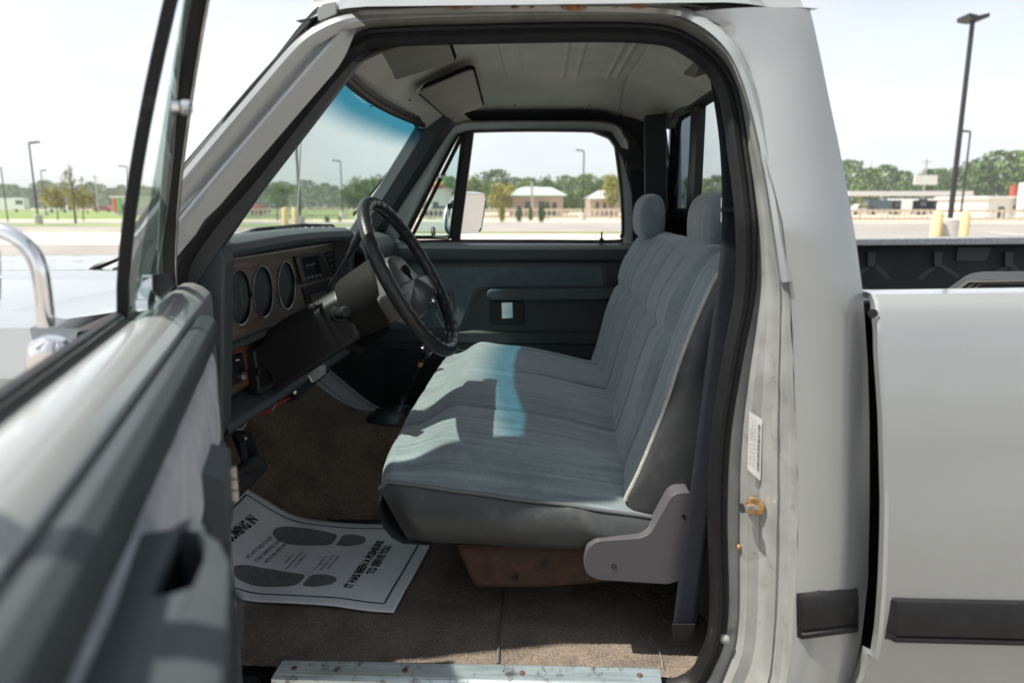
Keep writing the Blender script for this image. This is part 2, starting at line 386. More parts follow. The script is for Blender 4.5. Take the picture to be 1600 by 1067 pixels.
# roof : outer skin from the gutters up and over
g = G(); rows = []
for i in range(41):
    t = i / 40; y = 1.375 + t * 1.5; yy = abs(y - YC) / .75
    top = .355 + .105 * (1 - yy ** 3.2) ** .6
    x0 = -.43 - .07 * (1 - yy ** 2); x1 = .43 + .05 * (1 - yy ** 2)
    row = [Vector((x0 - .01, y, .315 + (.01 if yy < .9 else 0))), Vector((x0, y, .33))]
    for j in range(25):
        s = j / 24; e = min(1, math.sin(math.pi * min(max(s, .0), 1)) * 3.0) ** .5 if 0 < s < 1 else 0
        row.append(Vector((x0 + (x1 - x0) * s, y, .335 + (top - .335) * e)))
    row += [Vector((x1 + .01, y, .30))]
    rows.append(row)
g.grid(rows); g.build('roof', 'paint_white', T)
# quarter of the roof that rolls down to the gutter at both sides
for side in (0, 1):
    g = G(); rows = []
    for (x, zt) in [(-.46, .335), (-.40, .345), (-.33, .352), (-.1, .358), (.1, .358), (.25, .350), (.30, .337), (.36, .335), (.42, .335), (.476, .334)]:
        row = []
        for q in range(7):
            a = q / 6 * math.pi / 2; yy = 1.335 + .052 * (1 - sm((x - .15) / .2)) + .12 * math.sin(a) ; zz = zt + .085 * (1 - math.cos(a))
            row.append(Vector((x, yy, zz)))
        rows.append([mir(p) for p in row] if side else row)
    g.grid(rows); g.build('roof_edge', 'paint_white', T)
    # drip rail
    path = [W(503, 16, 1.322), W(522, 12, 1.325), W(600, 9, 1.335), W(750, 6, 1.34), W(900, 5, 1.34), W(1040, 9, 1.34), W(1095, 26, 1.335), W(1140, 62, 1.325), W(1168, 110, 1.315), W(1190, 180, 1.30), W(1207, 260, 1.28), W(1222, 350, 1.258), W(1235, 438, 1.245)]
    path = [p * ((p.y + .080 * (1 - kdep(p.x, p.z)) / .75) / p.y) for p in path]
    path = cr(path, 6)
    gg = G()
    prof = [(0, .02), (.0, -.002), (-.004, -.010), (.003, -.014), (.010, -.010), (.012, .0), (.017, .004), (.024, .018)]
    rws = []
    for i, p in enumerate(path):
        t = (path[min(i + 1, len(path) - 1)] - path[max(i - 1, 0)]).normalized(); n = Vector((-t.z, 0, t.x)); n.normalize()
        if n.z < 0 and abs(t.x) > .5: n = -n
        if abs(t.x) <= .5 and n.x < 0: n = -n
        r_ = [p - n * .013 + n * a_ * 1.15 + Vector((0, b_, 0)) for a_, b_ in prof]
        rws.append([mir(q) for q in r_] if side else r_)
    gg.grid(rws); gg.poly(rws[-1]); gg.poly(rws[0][::-1])
    dr = gg.build('drip_rail', 'paint_white', T)
    f_ = (lambda p: mir(p)) if side else (lambda p: p)
    gg = G(); gg.slab(rcorner([f_(W(u_, v_, 1.372)) for u_, v_ in ((495, 16), (503, 6), (524, 2), (526, 22), (508, 30), (497, 34))], .004), (0, -.03 if side else .03, 0)); gg.build('gutter_end', 'jamb_paint', dr, bevel=.003)
    if not side:
        rng = random.Random(3)
        for (u, wd) in ((718, 34), (806, 12), (829, 9), (889, 32), (963, 7), (992, 20), (760, 5), (1014, 5)):
            gg = G()
            for q in range(5):
                c = W(u + rng.uniform(-wd, wd) * .42, 11.5 + rng.uniform(-2, 2.2), 1.385); rr = rng.uniform(.2, 1) * wd / 1110 * .7
                pts = [c + Vector((rr * (1 + .5 * noise.noise(Vector((q * 3 + a * .9, u, 0)))) * math.cos(a * .6283), -.0006 * q, rr * .28 * (1 + .4 * noise.noise(Vector((a, u + 9, q)))) * math.sin(a * .6283))) for a in range(10)]
                gg.poly(pts)
            gg.build('rust_patch', 'rust', dr, smooth=False)
# A-pillar bright outer face and windshield trim (near / far)
for side in (0, 1):
    f = (lambda p: mir(p)) if side else (lambda p: p)
    g = G(); rows = []
    PR = ((-.080, .008), (-.066, .000), (-.056, -.008), (-.049, -.011), (-.043, -.009), (-.039, -.003), (-.036, .0), (-.033, -.002), (-.029, -.010), (-.020, -.019), (-.010, -.022), (0, -.018), (.006, -.008), (.007, .006), (.004, .03), (-.004, .09), (-.02, .12))
    key = [(536, 12, 1.327, .12), (522, 20, 1.32, .36), (505, 32, 1.316, .62), (488, 47, 1.31, .84), (470, 65, 1.305, .97), (448, 89, 1.30, 1), (400, 145, 1.29, 1), (300, 262, 1.27, 1), (255, 316, 1.26, 1), (215, 364, 1.25, 1)]
    kA = cr([(a_, b_, c_ * 100) for a_, b_, c_, d_ in key], 4); kB = cr([(d_, 0, 0) for a_, b_, c_, d_ in key], 4)
    for (u, v, Y, q_) in [(p_.x, p_.y, p_.z / 100, r_.x) for p_, r_ in zip(kA, kB)]:
        p = W(u, v, Y + .062); n = Vector((-.78, 0, .62))
        rows.append([f(p + n * (a * (q_ if a < -.03 else 1) - (.03 * (1 - q_) if a >= -.03 else .03 * (1 - q_))) + Vector((0, b, 0))) for a, b in PR])
    g.grid(rows); g.build('windshield_pillar', 'paint_white', T)
    g = G(); g.tube([f(W(u, v, Y + .072) + Vector((-.005, 0, .008))) for u, v, Y in ((496, 34, 1.315), (400, 142, 1.29), (300, 259, 1.27), (215, 362, 1.26))], .0045, 8)
    g.build('windshield_trim', 'rubber', T)
# ---- windshield
def wsx(y, t): k = 1 - ((y - YC) / .76) ** 2; return (-.775 - .16 * k) * (1 - t) + (-.405 - .075 * k) * t
def wsz(t): return -.19 + .49 * t
g = G(); g.grid([[Vector((wsx(1.36 + 1.53 * i / 24, j / 12), 1.36 + 1.53 * i / 24, wsz(j / 12))) for j in range(13)] for i in range(25)])
g.build('windshield', 'glass_windshield', T)
g = G()   # header and side rubber of the windshield, inner
hp = [Vector((wsx(1.40 + 1.45 * i / 24, .985) + .004, 1.40 + 1.45 * i / 24, wsz(.985) - .002)) for i in range(25)]
g.tube(hp, .013, 8); g.grid([[p + Vector((.004, 0, -.010)), p + Vector((.014, 0, .012)), p + Vector((.03, 0, .04)), p + Vector((.02, 0, .07))] for p in hp]); g.build('windshield_seal', 'rubber', T)
for side in (0, 1):   # inner trim of the A pillars
    g = G(); rows = []
    for x, z in ((-.70, -.16), (-.565, .02), (-.46, .16), (-.385, .262), (-.345, .31)):
        n = Vector((.80, 0, -.60)); p = Vector((x, yN(z) + .055, z)) - n * (.024 if not side else 0)
        r_ = [p + n * a + Vector((0, b, 0)) for a, b in ((-.10, -.03), (-.085, .03), (-.045, .052), (.0, .045), (.022, .02), (.026, -.01), (.0, -.03))]
        rows.append([mir(q) for q in r_] if side else r_)
    g.grid(rows, True); g.build('pillar_trim', 'vinyl_pad', T)
g = G(); p = W(705, 198, 2.76); g.slab(rcorner([W(694, 197, 2.755), W(706, 190, 2.755), W(717, 199, 2.755), W(708, 209, 2.755)], .006), (0, .02, 0)); g.build('trim_clip', 'headliner', T, bevel=.002)
# ---- headliner
def zc(x, y):
    fy = max(0, (abs(y - YC) - .44) / .23); fx = max(0, (-.17 - x) / .27); fr = max(0, (x - .26) / .23)
    f = math.sqrt(min(1, fy) ** 2 + min(1, max(fx, fr)) ** 2); f = min(1.15, f)
    return .425 - .118 * f ** 1.6
beads = []
for (a, b) in (((784, 70), (797, 135)), ((809, 70), (816, 135)), ((886, 70), (879, 133)), ((909, 70), (901, 131)), ((972, 72), (945, 130)), ((988, 70), (960, 129))):
    p, q = WZ(*a, .425), WZ(*b, .425); beads.append(((p.x + q.x) / 2, .0))
g = G(); rows = []; bx = sorted(b[0] for b in beads)
NX, NY = 240, 90
for i in range(NX + 1):
    x = -.47 + .95 * i / NX; row = []
    for j in range(NY + 1):
        y = 1.475 + 1.30 * j / NY; z = zc(x, y)
        e = 1 if abs(y - YC) < .43 else 0
        for b in bx:
            d = abs(x - b)
            if d < .008 and e: z -= .0045 * (1 - (d / .008) ** 2)
        if abs(abs(y - YC) - .43) < .010: z -= .003 * (1 - (abs(abs(y - YC) - .43) / .010) ** 2)
        if abs(x - .285) < .005: z += .006
        z += .0018 * noise.noise(Vector((x * 7, y * 7, 1)))
        row.append(Vector((x, y, z)))
    rows.append(row)
g.grid(rows); hl = g.build('headliner', 'headliner', T)
for (u, v) in ((640, 140), (662, 160), (805, 190), (920, 188), (655, 190), (600, 152), (578, 130), (685, 186)):
    p = W(u, v, 2.72 if u > 640 else 2.3); zz = zc(p.x, p.y) - .003; g = G(); g.lathe(Vector((p.x, p.y, zz)), (0, 0, -1), [(0, .004), (.003, .0035), (.004, 0)], 8); g.build('retaining_pin', 'black_plastic', hl)
# rear cap edge over the window + lamp cover
g = G(); g.slab(rcorner([WX(1062, 95, .40), WX(1076, 84, .40), WX(1093, 100, .40), WX(1086, 122, .40), WX(1070, 118, .40)], .006), (.03, 0, .01)); g.build('belt_hook_cover', 'visor', T, bevel=.004)
# ---- visors
def visor(c, name='sun_visor'):
    g = G(); o_ = rcorner(c, .03, 5); nrm = (c[1] - c[0]).cross(c[3] - c[0]).normalized() * .018
    g.slab(o_, nrm); v = g.build(name, 'visor', T, bevel=.006, seg=3)
    gg = G(); gg.tube([p + nrm * .5 for p in o_], .0062, 8, True); gg.build('edge_binding', 'rubber_matte', v)
    return v
v = visor([W(652, 145, 2.15), W(740, 108, 2.15), W(756, 168, 2.6), W(700, 187, 2.6)])
gg = G(); gg.tube([W(652, 141, 2.14), W(662, 132, 2.15), W(700, 118, 2.2)], .004, 8); gg.lathe(W(652, 143, 2.14), (0, 0, 1), [(-.008, 0), (-.006, .008), (.004, .008), (.006, 0)], 10); gg.build('pivot_rod', 'steel', v)
v = visor([W(560, 62, 1.6), W(690, 35, 1.6), W(712, 98, 2.02), W(612, 128, 2.02)])
# ---- rear wall, rear window
XR = .485
def wy(u, v): return WX(u, v, XR)
g = G(); outer = [(1.52, -.16), (2.95, -.16), (2.95, .36), (1.52, .36)]
hole = [(a, b) for a, b in rrect(1.60, -.035, 2.765, .318, .05)]
g.holed(outer, [hole], lambda a, b: Vector((XR + .02, a, b)))
g.add([Vector((XR + .02, 1.52, -.16)), Vector((XR + .02, 2.83, -.16)), Vector((XR + .03, 2.83, -1.05)), Vector((XR + .03, 1.52, -1.05))], [(0, 1, 2, 3)])
g.build('rear_wall', 'vinyl_dark', T, solid=.01)
g = G(); n_ = len(hole)
lo = [(1.585, -.05, 2.78, .333, .06), (1.59, -.045, 2.775, .328, .055), (1.61, -.025, 2.755, .308, .045), (1.63, -.012, 2.735, .295, .035)]
g.grid([[Vector((XR + dx, a, b)) for a, b in rrect(*q)] for q, dx in zip(lo, (.015, -.008, -.012, .012))], True)
wfr = g.build('rear_window', 'rubber', T)
g = G()
ya, yb = wy(1080, 250).y, wy(1091, 250).y
g.box((XR + .004, (ya + yb) / 2, .142), (.026, abs(ya - yb), .318)); g.build('slider_frame', 'black_plastic', wfr, bevel=.003); g = G(); g.box((XR + .004, 1.87, .142), (.026, .05, .318)); g.build('slider_frame', 'black_plastic', wfr, bevel=.003)
g = G(); g.poly([Vector((XR + .008, a, b)) for a, b in ((ya, -.015), (2.74, -.015), (2.74, .30), (ya, .30))]); g.build('tinted_pane', 'glass_dark', wfr)
g = G(); g.poly([Vector((XR + .008, a, b)) for a, b in ((1.89, -.015), (yb, -.015), (yb, .30), (1.89, .30))]); g.build('slider_pane', 'glass_side', wfr)
g = G(); g.poly([Vector((XR + .008, a, b)) for a, b in ((1.62, -.015), (1.85, -.015), (1.85, .30), (1.62, .30))]); g.build('tinted_pane', 'glass_dark', wfr)
g = G()
for k, zz in ((0, .335), (1, .348)): g.tube([Vector((XR - .012 - k * .012, 1.5, zz)), Vector((XR - .012 - k * .012, 2.74, zz))], .006, 8)
g.build('window_channel', 'vinyl_dark', T)
# outer back of the cab
g = G(); outer = [(1.36, -1.1), (2.89, -1.1), (2.885, -.1), (2.87, .333), (1.52, .333), (1.50, -.09), (1.38, -.11)]
g.holed(outer, [[(a, b) for a, b in rrect(1.56, -.06, 2.84, .325, .05)]], lambda a, b: Vector((.555 if b < -.09 else .525, a, b)))
g.build('cab_back', 'paint_white', T, solid=.004)
# ---- far B pillar trim and belt
o_ = [W(u, v, 2.77) for u, v in ((925, 181), (1034, 176), (1040, 195), (1043, 335), (1030, 372), (1002, 378), (994, 330), (985, 290), (972, 245), (952, 216), (925, 206))]
g = G(); g.slab(rcorner(o_, .012, 3), (0, .05, 0)); bt = g.build('pillar_trim', 'vinyl_dark', T, bevel=.006, seg=3)
g = G(); g.slab([W(u, v, 2.745) for u, v in ((986, 262), (1008, 264), (1012, 380), (990, 384))], (0, .004, 0)); g.build('seat_belt', 'belt', T)
g = G(); g.slab(rcorner([W(u, v, 2.74) for u, v in ((978, 252), (1016, 256), (1016, 268), (980, 266))], .004), (0, .02, 0)); g.build('belt_guide', 'black_plastic', T, bevel=.003)
g = G(); g.slab([W(u, v, 2.60) for u, v in ((1006, 180), (1041, 177), (1044, 420), (1008, 420))], (.03, .22, 0)); g.build('corner_trim', 'vinyl_dark', T, bevel=.01)
# ---- far door
yF = 2.87
pd = G()
Gz = [(-.555, -.139), (-.35, -.139), (.0, -.139), (.29, -.139), (.312, -.125), (.317, -.09), (.302, .05), (.275, .205), (.262, .245), (.225, .266), (.0, .272), (-.24, .270), (-.30, .262), (-.335, .235), (-.44, .06), (-.53, -.095)]
Go = [(-.66, -.185), (-.40, -.185), (.0, -.185), (.30, -.185), (.357, -.175), (.366, -.12), (.352, .05), (.332, .205), (.31, .25), (.25, .300), (.0, .308), (-.24, .308), (-.315, .300), (-.375, .265), (-.50, .10), (-.62, -.05)]
def lp(L, n=5): return [(p.x, p.y) for p in cr([(a, b, 0) for a, b in L], n, True)]
Gd, God = lp(Gz), lp(Go)
def tum(z): return -.25 * max(0, z + .14)
def ringL(f, dy): return [Vector((a[0] * (1 - f) + b[0] * f, yF + tum(a[1] * (1 - f) + b[1] * f) + dy, a[1] * (1 - f) + b[1] * f)) for a, b in zip(Gd, God)]
pd.grid([ringL(0, .05), ringL(0, .012), ringL(.12, -.004), ringL(.35, -.012), ringL(.8, -.014), ringL(1.0, -.006), ringL(1.04, .03)], True)
pdoor = pd.build('passenger_door', 'paint', T)
g = G(); g.grid([ringL(-.06, .015), ringL(-.06, -.002), ringL(.03, -.009), ringL(.10, -.007)], True); g.build('window_seal', 'rubber', pdoor)
g = G(); g.grid([[Vector((x, y, z)) for y, z in ((2.885, -.141), (2.868, -.145), (2.848, -.155), (2.838, -.168), (2.84, -.18))] for x in (-.60, -.3, 0, .3, .355)]); g.build('window_sill', 'paint_white', pdoor)
g = G(); b0, b1, t0, t1 = W(704, 377, 2.86), W(718, 377, 2.86), W(725, 200, 2.78), W(741, 200, 2.78)
g.slab([b0, b1, t1, t0], (0, .03, 0)); g.build('division_bar', 'black_plastic', pdoor, bevel=.003)
g = G(); g.tube(rcorner([W(643, 371, 2.865), W(704, 371, 2.865), W(724, 212, 2.785), W(719, 218, 2.785)], .01), .008, 6, True); g.build('vent_frame', 'rubber', pdoor)
g = G(); g.poly([W(643, 371, 2.875), W(706, 371, 2.875), W(727, 209, 2.795), W(719, 216, 2.795)]); g.build('vent_pane', 'glass_vent', pdoor)
g = G()   # vent latch lever and knobs
p = W(677, 362, 2.85); g.lathe(p, (0, 0, 1), [(-.016, .006), (-.010, .009), (.012, .009), (.018, .006), (.02, 0)], 12); g.tube([p + Vector((0, 0, -.018)), W(700, 372, 2.85)], .004, 6); g.build('vent_latch', 'steel', pdoor); g = G()
p = W(690, 276, 2.80); g.lathe(p, (0, -1, 0), [(-.01, .004), (.0, .004), (.004, .009), (.012, .009), (.016, 0)], 12); g.tube([p, W(682, 274, 2.83)], .003, 6)
g.build('vent_stay_knob', 'steel', pdoor)
g = G(); p = W(940, 375, 2.855); g.lathe(p, (0, 0, 1), [(-.004, .011), (.004, .009), (.008, .004), (.03, .0035), (.032, 0)], 12); g.build('lock_knob', 'black_plastic', pdoor)
# far door trim panel
yT = 2.845
g = G(); o_ = [Vector((-.70, yT, -.172)), Vector((.365, yT, -.172)), Vector((.36, yT, -.35)), Vector((.345, yT, -.98)), Vector((-.70, yT, -.98))]
rows = []
for (z, dy) in ((-.168, .035), (-.170, .0), (-.176, -.016), (-.19, -.021), (-.212, -.018), (-.225, -.002), (-.236, .0), (-.5, .0), (-.51, -.012), (-.55, -.012), (-.56, 0), (-.98, 0)):
    rows.append([Vector((x, yT + dy, z)) for x in (-.71, -.3, 0, .365)])
g.grid(rows); tp = g.build('door_trim', 'vinyl_pad', T)
def fd(name, px, dep, m, rad=.012, y=yT - .001, bev=.004, parent=None):
    g = G(); g.slab(rcorner([W(u, v, y - dep) for u, v in px], rad, 4), (0, dep, 0)); return g.build(name, m, parent or tp, bevel=bev, seg=3)
mat('cloth_far', (.085, .11, .12), .95, 0, 30, .12, bump=.4, bump_s=500, sheen=.1)
fd('trim_frame', ((600, 414), (947, 411), (949, 452), (753, 453), (743, 462), (723, 517), (600, 520)), .004, 'vinyl_grey')
fd('cloth_insert', ((602, 419), (942, 416), (944, 448), (749, 449), (740, 458), (719, 512), (602, 515)), .009, 'cloth_far')
fd('armrest', ((760, 457), (766, 452), (960, 450), (960, 466), (940, 470), (768, 470), (760, 465)), .055, 'vinyl_grey', .012, bev=.012)
fr_ = fd('handle_recess', ((766, 470), (819, 470), (819, 508), (766, 508)), .010, 'vinyl_dark', .006)
fd('recess_well', ((771, 474), (814, 474), (814, 502), (771, 502)), .012, 'black_plastic', .004, bev=.001, parent=fr_)
fd('door_handle', ((783, 473), (801, 472), (802, 497), (784, 498)), .018, 'chrome', .003, parent=fr_)
sw = fd('window_switch', ((664, 457), (709, 456), (710, 482), (664, 482)), .012, 'vinyl_grey', .006)
g = G(); g.lathe(W(676, 470, yT - .013), (0, -1, 0), [(0, .010), (.012, .009), (.014, 0)], 14); g.build('knob', 'chrome', sw)
fd('map_pocket', ((600, 545), (700, 545), (940, 560), (940, 640), (600, 640)), .012, 'vinyl_dark', .02)
# outer skin of the far door
g = G(); g.grid([[Vector((x, 2.98 - (.0 if z > -.3 else .0) + (-.05 if z > -.16 else 0), z)) for x in (-.8, -.2, .45)] for z in (-.145, -.2, -.5, -.8, -1.1)]); g.build('outer_skin', 'paint_white', pdoor)
# ---- passenger mirror
def mirror(px, Y, parent):
    g = G(); o_ = rcorner([W(u, v, Y) for u, v in px], .028, 6); g.slab(o_, (.0, .035, 0)); m_ = g.build('side_mirror', 'chrome', parent, bevel=.008, seg=3)
    c = sum(o_, Vector()) / len(o_); gg = G(); gg.poly([c + (p - c) * .93 + Vector((0, -.0015, 0)) for p in o_]); gg.build('mirror_face', 'mirror_glass', m_)
    return m_
# the mirror glass faces the driver: tilt it round
pm = empty('side_mirror', tuple(W(736, 334, 3.12))); pm.parent = T; pm.matrix_parent_inverse = world(T).inverted(); pm.rotation_euler = (R(13), 0, R(52))
g = G(); o_ = [Vector((a, 0, b)) for a, b in rrect(-.082, -.088, .082, .088, .028)]
g.grid([[p * s_ + Vector((0, d_, 0)) for p in o_] for s_, d_ in ((.93, .0), (1, -.004), (1.02, .01), (.98, .045), (.7, .06), (.01, .062))], True)
h = bpy.data.objects.new('x', None)
def local_build(g, name, m, parent, **k):
    o = g.build(name, m, None, **k); o.parent = parent; return o
local_build(g, 'mirror_head', 'chrome', pm); g = G(); g.poly([p * .93 + Vector((0, -.0005, 0)) for p in o_]); local_build(g, 'mirror_face', 'mirror_glass', pm, smooth=False)
g = G(); g.tube(cr([W(718, 374, 2.97), W(700, 362, 2.99), W(696, 345, 3.02), W(700, 325, 3.06), W(714, 306, 3.12), W(728, 303, 3.16)], 6), .013, 12); g.build('mirror_arm', 'chrome', T)
g = G(); g.box(W(709, 322, 3.0), (.05, .03, .022)); g.build('mirror_clamp', 'black_plastic', T, bevel=.003); g = G(); g.box(W(712, 356, 2.96), (.03, .03, .06)); g.build('mirror_clamp', 'black_plastic', T, bevel=.003)
# ---- floor
def fz(x, y):
    z = -.995
    tz = sm((y - 2.09) / .17) * sm((2.56 - y) / .14); z += .265 * tz * (1 + .03 * math.sin(x * 9))
    tw = sm((y - 2.1) / .4); x0_ = -.78 + .12 * tw; toe = .03 * math.log(1 + math.exp((x0_ - x) / .03)) * (.58 + .3 * tw); z = z + toe
    z += .15 * sm((y - 2.50) / .12) * sm((-.50 - x) / .15)
    z += .004 * noise.noise(Vector((x * 5, y * 5, 0)))
    if y < 1.44: z -= .0 * (1.44 - y)
    return min(z, -.60)
g = G(); rows = []
_ys = [1.375 + .0031 * j for j in range(120)] + [1.747 + 1.148 * j / 210 for j in range(211)]
crng = random.Random(4)
for i in range(471):
    x = -1.06 + 1.54 * i / 470; rows.append([Vector((x + crng.uniform(-.001, .001), y + crng.uniform(-.001, .001), fz(x, y) + crng.uniform(-.0016, .0016) + .002 * noise.noise(Vector((x * 40, y * 40, 0))))) for y in _ys])
g.grid(rows); fl = g.build('floor_carpet', 'carpet', T, auto=180)
# carpet seam & ribbed heel pad
g = G(); pts = [Vector((x, y, fz(x, y) + .004)) for x, y in ((-.09, 1.40), (-.092, 1.5), (-.088, 1.62), (-.09, 1.75))]; g.tube(cr(pts, 4), .0035, 6); g.build('carpet_seam', 'piping_dark', fl)
g = G(); rows = []
for i in range(61):
    x = -.68 + .30 * i / 60; rows.append([Vector((x, y, fz(x, y) + .006 + (.0006 if i % 2 else 0))) for y in (2.055, 2.07, 2.085, 2.10)])
mat('heel_pad', (.012, .02, .022), .35)
g.grid(rows); g.build('heel_pad', 'heel_pad', fl, auto=10)
# stray threads on the carpet
for base in (((1028, 948), (1033, 956), (1036, 966), (1042, 970), (1048, 971)), ((1027, 1010), (1032, 1022), (1035, 1040))):
    g = G(); g.tube(cr([WZ(u, v, -.985) for u, v in base], 5), .0006, 5); g.build('loose_thread', 'piping', fl)
# kick panels and walls under the dash
g = G(); g.slab([Vector((-.66, 2.80, -.2)), Vector((-.66, 2.80, -.98)), Vector((-1.1, 2.80, -.98)), Vector((-1.1, 2.80, -.2))], (0, .03, 0)); g.build('kick_panel', 'vinyl_dark', T, bevel=.006)
g = G(); g.slab([Vector((-.70, 1.41, -.3)), Vector((-.70, 1.41, -1.0)), Vector((-1.1, 1.41, -1.0)), Vector((-1.1, 1.41, -.3))], (0, .03, 0)); g.build('kick_panel', 'vinyl_dark', T, bevel=.006)
g = G(); g.grid([[Vector((x, y, z)) for y in (1.38, 2.87)] for x, z in ((-.95, -.26), (-1.06, -.5), (-1.06, -.8))]); g.build('firewall', 'vinyl_dark', T, solid=.01)
# far footwell rubber seal arc
# ---- sill plate
g = G(); rows = []
prof = [(1.315, -1.0), (1.315, -.982), (1.32, -.978)]
for k in range(9):
    y = 1.323 + k * .0035; prof += [(y, -.977 + .012 * k / 9), (y + .0008, -.975 + .012 * k / 9), (y + .0022, -.975 + .012 * k / 9), (y + .003, -.977 + .012 * k / 9)]
prof += [(1.358, -.966), (1.358, -.975)]
xa, xb = W(430, 1040, 1.34).x, W(1032, 1050, 1.34).x
for x in (xa, xa + .001, xb - .001, xb): rows.append([Vector((x + (.012 * (y - 1.315) / .04 if x < 0 else 0), y, z + .007 * (x - xa))) for y, z in prof])
g.grid(rows); g.poly(rows[0]); g.poly(rows[-1][::-1]); sp = g.build('sill_plate', 'aluminium', T, auto=20)
mat('screw_brown', (.13, .065, .04), .6, .3)
for u in (460, 633, 816, 1000):
    g = G(); p = W(u, 1046, 1.338); g.lathe(Vector((p.x, 1.338, -.971 + .007 * (p.x - xa))), (0, 0, 1), [(0, .0065), (.002, .006), (.0032, .003), (.0033, 0)], 12); g.build('screw', 'screw_brown', sp)
g = G(); g.slab([Vector((-.70, 1.27, -1.03)), Vector((.42, 1.27, -1.03)), Vector((.42, 1.40, -.995)), Vector((-.70, 1.40, -.995))], (0, 0, -.06)); g.build('rocker', 'rubber_matte', T, bevel=.004)
# ---- jamb details on the B pillar
g = G(); yj = 1.309
lab = rcorner([W(1171, 642, yj), W(1191, 655, yj - .001), W(1188, 751, yj - .001), W(1168, 733, yj)], .003)
g.slab(lab, (0, -.0008, 0)); lb = g.build('data_label', 'label', T, smooth=False)
g = G()
def lab_pt(a, b): # a 0..1 across, b 0..1 down
    tl, tr, br, bl = W(1171, 642, yj), W(1191, 655, yj - .001), W(1188, 751, yj - .001), W(1168, 733, yj)
    return (tl.lerp(tr, a)).lerp(bl.lerp(br, a), b) + Vector((0, -.0016, 0))
rng = random.Random(5); b = .12
while b < .86:
    h_ = rng.choice((.006, .010, .016)); g.poly([lab_pt(.68, b), lab_pt(.86, b), lab_pt(.86, b + h_), lab_pt(.68, b + h_)]); b += h_ + rng.choice((.006, .010, .014))
for a in (.12, .24, .36, .48):
    b = .08 + rng.random() * .05
    while b < .88:
        h_ = rng.uniform(.01, .03); g.poly([lab_pt(a, b), lab_pt(a + .035, b), lab_pt(a + .035, b + h_), lab_pt(a, b + h_)]); b += h_ + rng.uniform(.008, .05)
g.build('barcode', 'ink', lb, smooth=False)
ps = W(1180, 791, 1.308)
g = G(); g.lathe(ps, (-.42, -.9, 0), [(-.004, .0), (-.004, .017), (.001, .019), (.004, .018), (.006, .012), (.0065, 0)], 24); st = g.build('door_striker', 'brass', T)
g = G(); g.lathe(ps, Vector((-.93, -.36, .02)), [(0, .008), (.008, .0065), (.009, .005), (.022, .005), (.023, .0095), (.030, .0095), (.031, 0)], 18); g.build('striker_pin', 'steel', st)
for (u, v, r_, m_) in ((1154, 854, .0042, 'brass'), (1132, 998, .009, 'jamb_paint')):
    g = G(); g.lathe(W(u, v, 1.335), (-.4, -.9, 0), [(-.003, r_ * 1.2), (.001, r_ * 1.2), (.004, r_ * .7), (.0045, 0)], 14); g.build('screw', m_, T)
# ---- bench seat
SY0, SY1 = 1.47, 2.80
FX = [-.328, .215]
seams = [1.53, 1.765, 2.125, 2.475, 2.745]
def seat_z(x, y):
    t = (x - FX[0]) / (FX[1] - FX[0])
    base = -.598 - .070 * t
    c = sm((y - SY0) / .16) * sm((SY1 - y) / .16)
    c = .35 * c + .65 * min(1, ((y - SY0) / .42)) ** .75 * min(1, ((SY1 - y) / .30)) ** .75 if SY0 < y < SY1 else 0
    fr = sm((x - FX[0] + .0) / .13)
    crown = .110 * c * (.25 + .75 * fr) - .02 * c * sm((t - .55) / .45)
    z = base + crown
    for s in seams:
        d = y - s - .02 * math.sin(t * 2.2) * (1 if s < 1.6 else .4)
        z -= .0065 * math.exp(-(d / .005) ** 2)
        z += .0045 * (1 - math.exp(-(d / .035) ** 2)) * c
    d = x - (.015 + .03 * (y - SY0)); z -= .0025 * math.exp(-(d / .005) ** 2)
    z += .003 * noise.noise(Vector((x * 9, y * 9, 0))) + .0008 * noise.noise(Vector((x * 2, y * 46, 3)))
    return z
g = G(); rows = []; NXs, NYs = 80, 560
for i in range(NXs + 8):
    row = []
    for j in range(NYs + 1):
        y = SY0 + (SY1 - SY0) * j / NYs
        if i < 8:
            a = i / 8 * math.pi / 2; x = FX[0] - .030 * math.cos(a) + .0 ; zb = seat_z(FX[0], y); x0 = FX[0]
            row.append(Vector((x0 - .028 * math.cos(a) - .014 * sm((y - SY0) / .1), y, zb - .05 * (1 - math.sin(a)))))
        else:
            t = (i - 8) / (NXs - 1); x = FX[0] + (FX[1] + .04 - FX[0]) * t
            # blend the front so that it follows the rounded nose
            row.append(Vector((x - .014 * sm((y - SY0) / .1) * (1 - t) ** 3, y, seat_z(x, y))))
    rows.append(row)
g.grid(rows); seat = g.build('bench_seat', 'fabric_seat', T, auto=180)
# near vinyl side of the cushion
top = [Vector((x, SY0, seat_z(x, SY0) - .002)) for x in [FX[0] - .028 + (FX[1] + .03 - FX[0] + .028) * k / 30 for k in range(31)]]
top[0].z -= .02
def cush_bottom(t):
    pts = [W(617, 765, 1.42), W(622, 800, 1.40), W(640, 845, 1.405), (W(700, 862, 1.42)), W(800, 872, 1.42), W(905, 884, 1.42), W(1010, 870, 1.42)]
    k = t * (len(pts) - 1); i = min(int(k), len(pts) - 2); return pts[i].lerp(pts[i + 1], k - i)
g = G(); rows = []
for k, p in enumerate(top):
    t = k / 30; row = []
    bx_ = -.345 + (.23 + .345) * t; 
    bot = Vector((-.296 + .56 * t, SY0 + .01, -.745 - .018 * t))
    for q in range(13):
        s = q / 12; pp = p.lerp(bot, s); pp.x += -.0 * s
        pp.y -= .030 * sm(t / .08) * math.sin(math.pi * s) ** .7 + .004 * noise.noise(Vector((t * 5, s * 3, 5))) + .010 * math.exp(-((t - .72 - .15 * s) / .05) ** 2) * (1 - s)
        row.append(pp)
    row.append(bot + Vector((.0, .05, -.008))); row.append(bot + Vector((0, .3, -.01)))
    rows.append(row)
g.grid(rows)
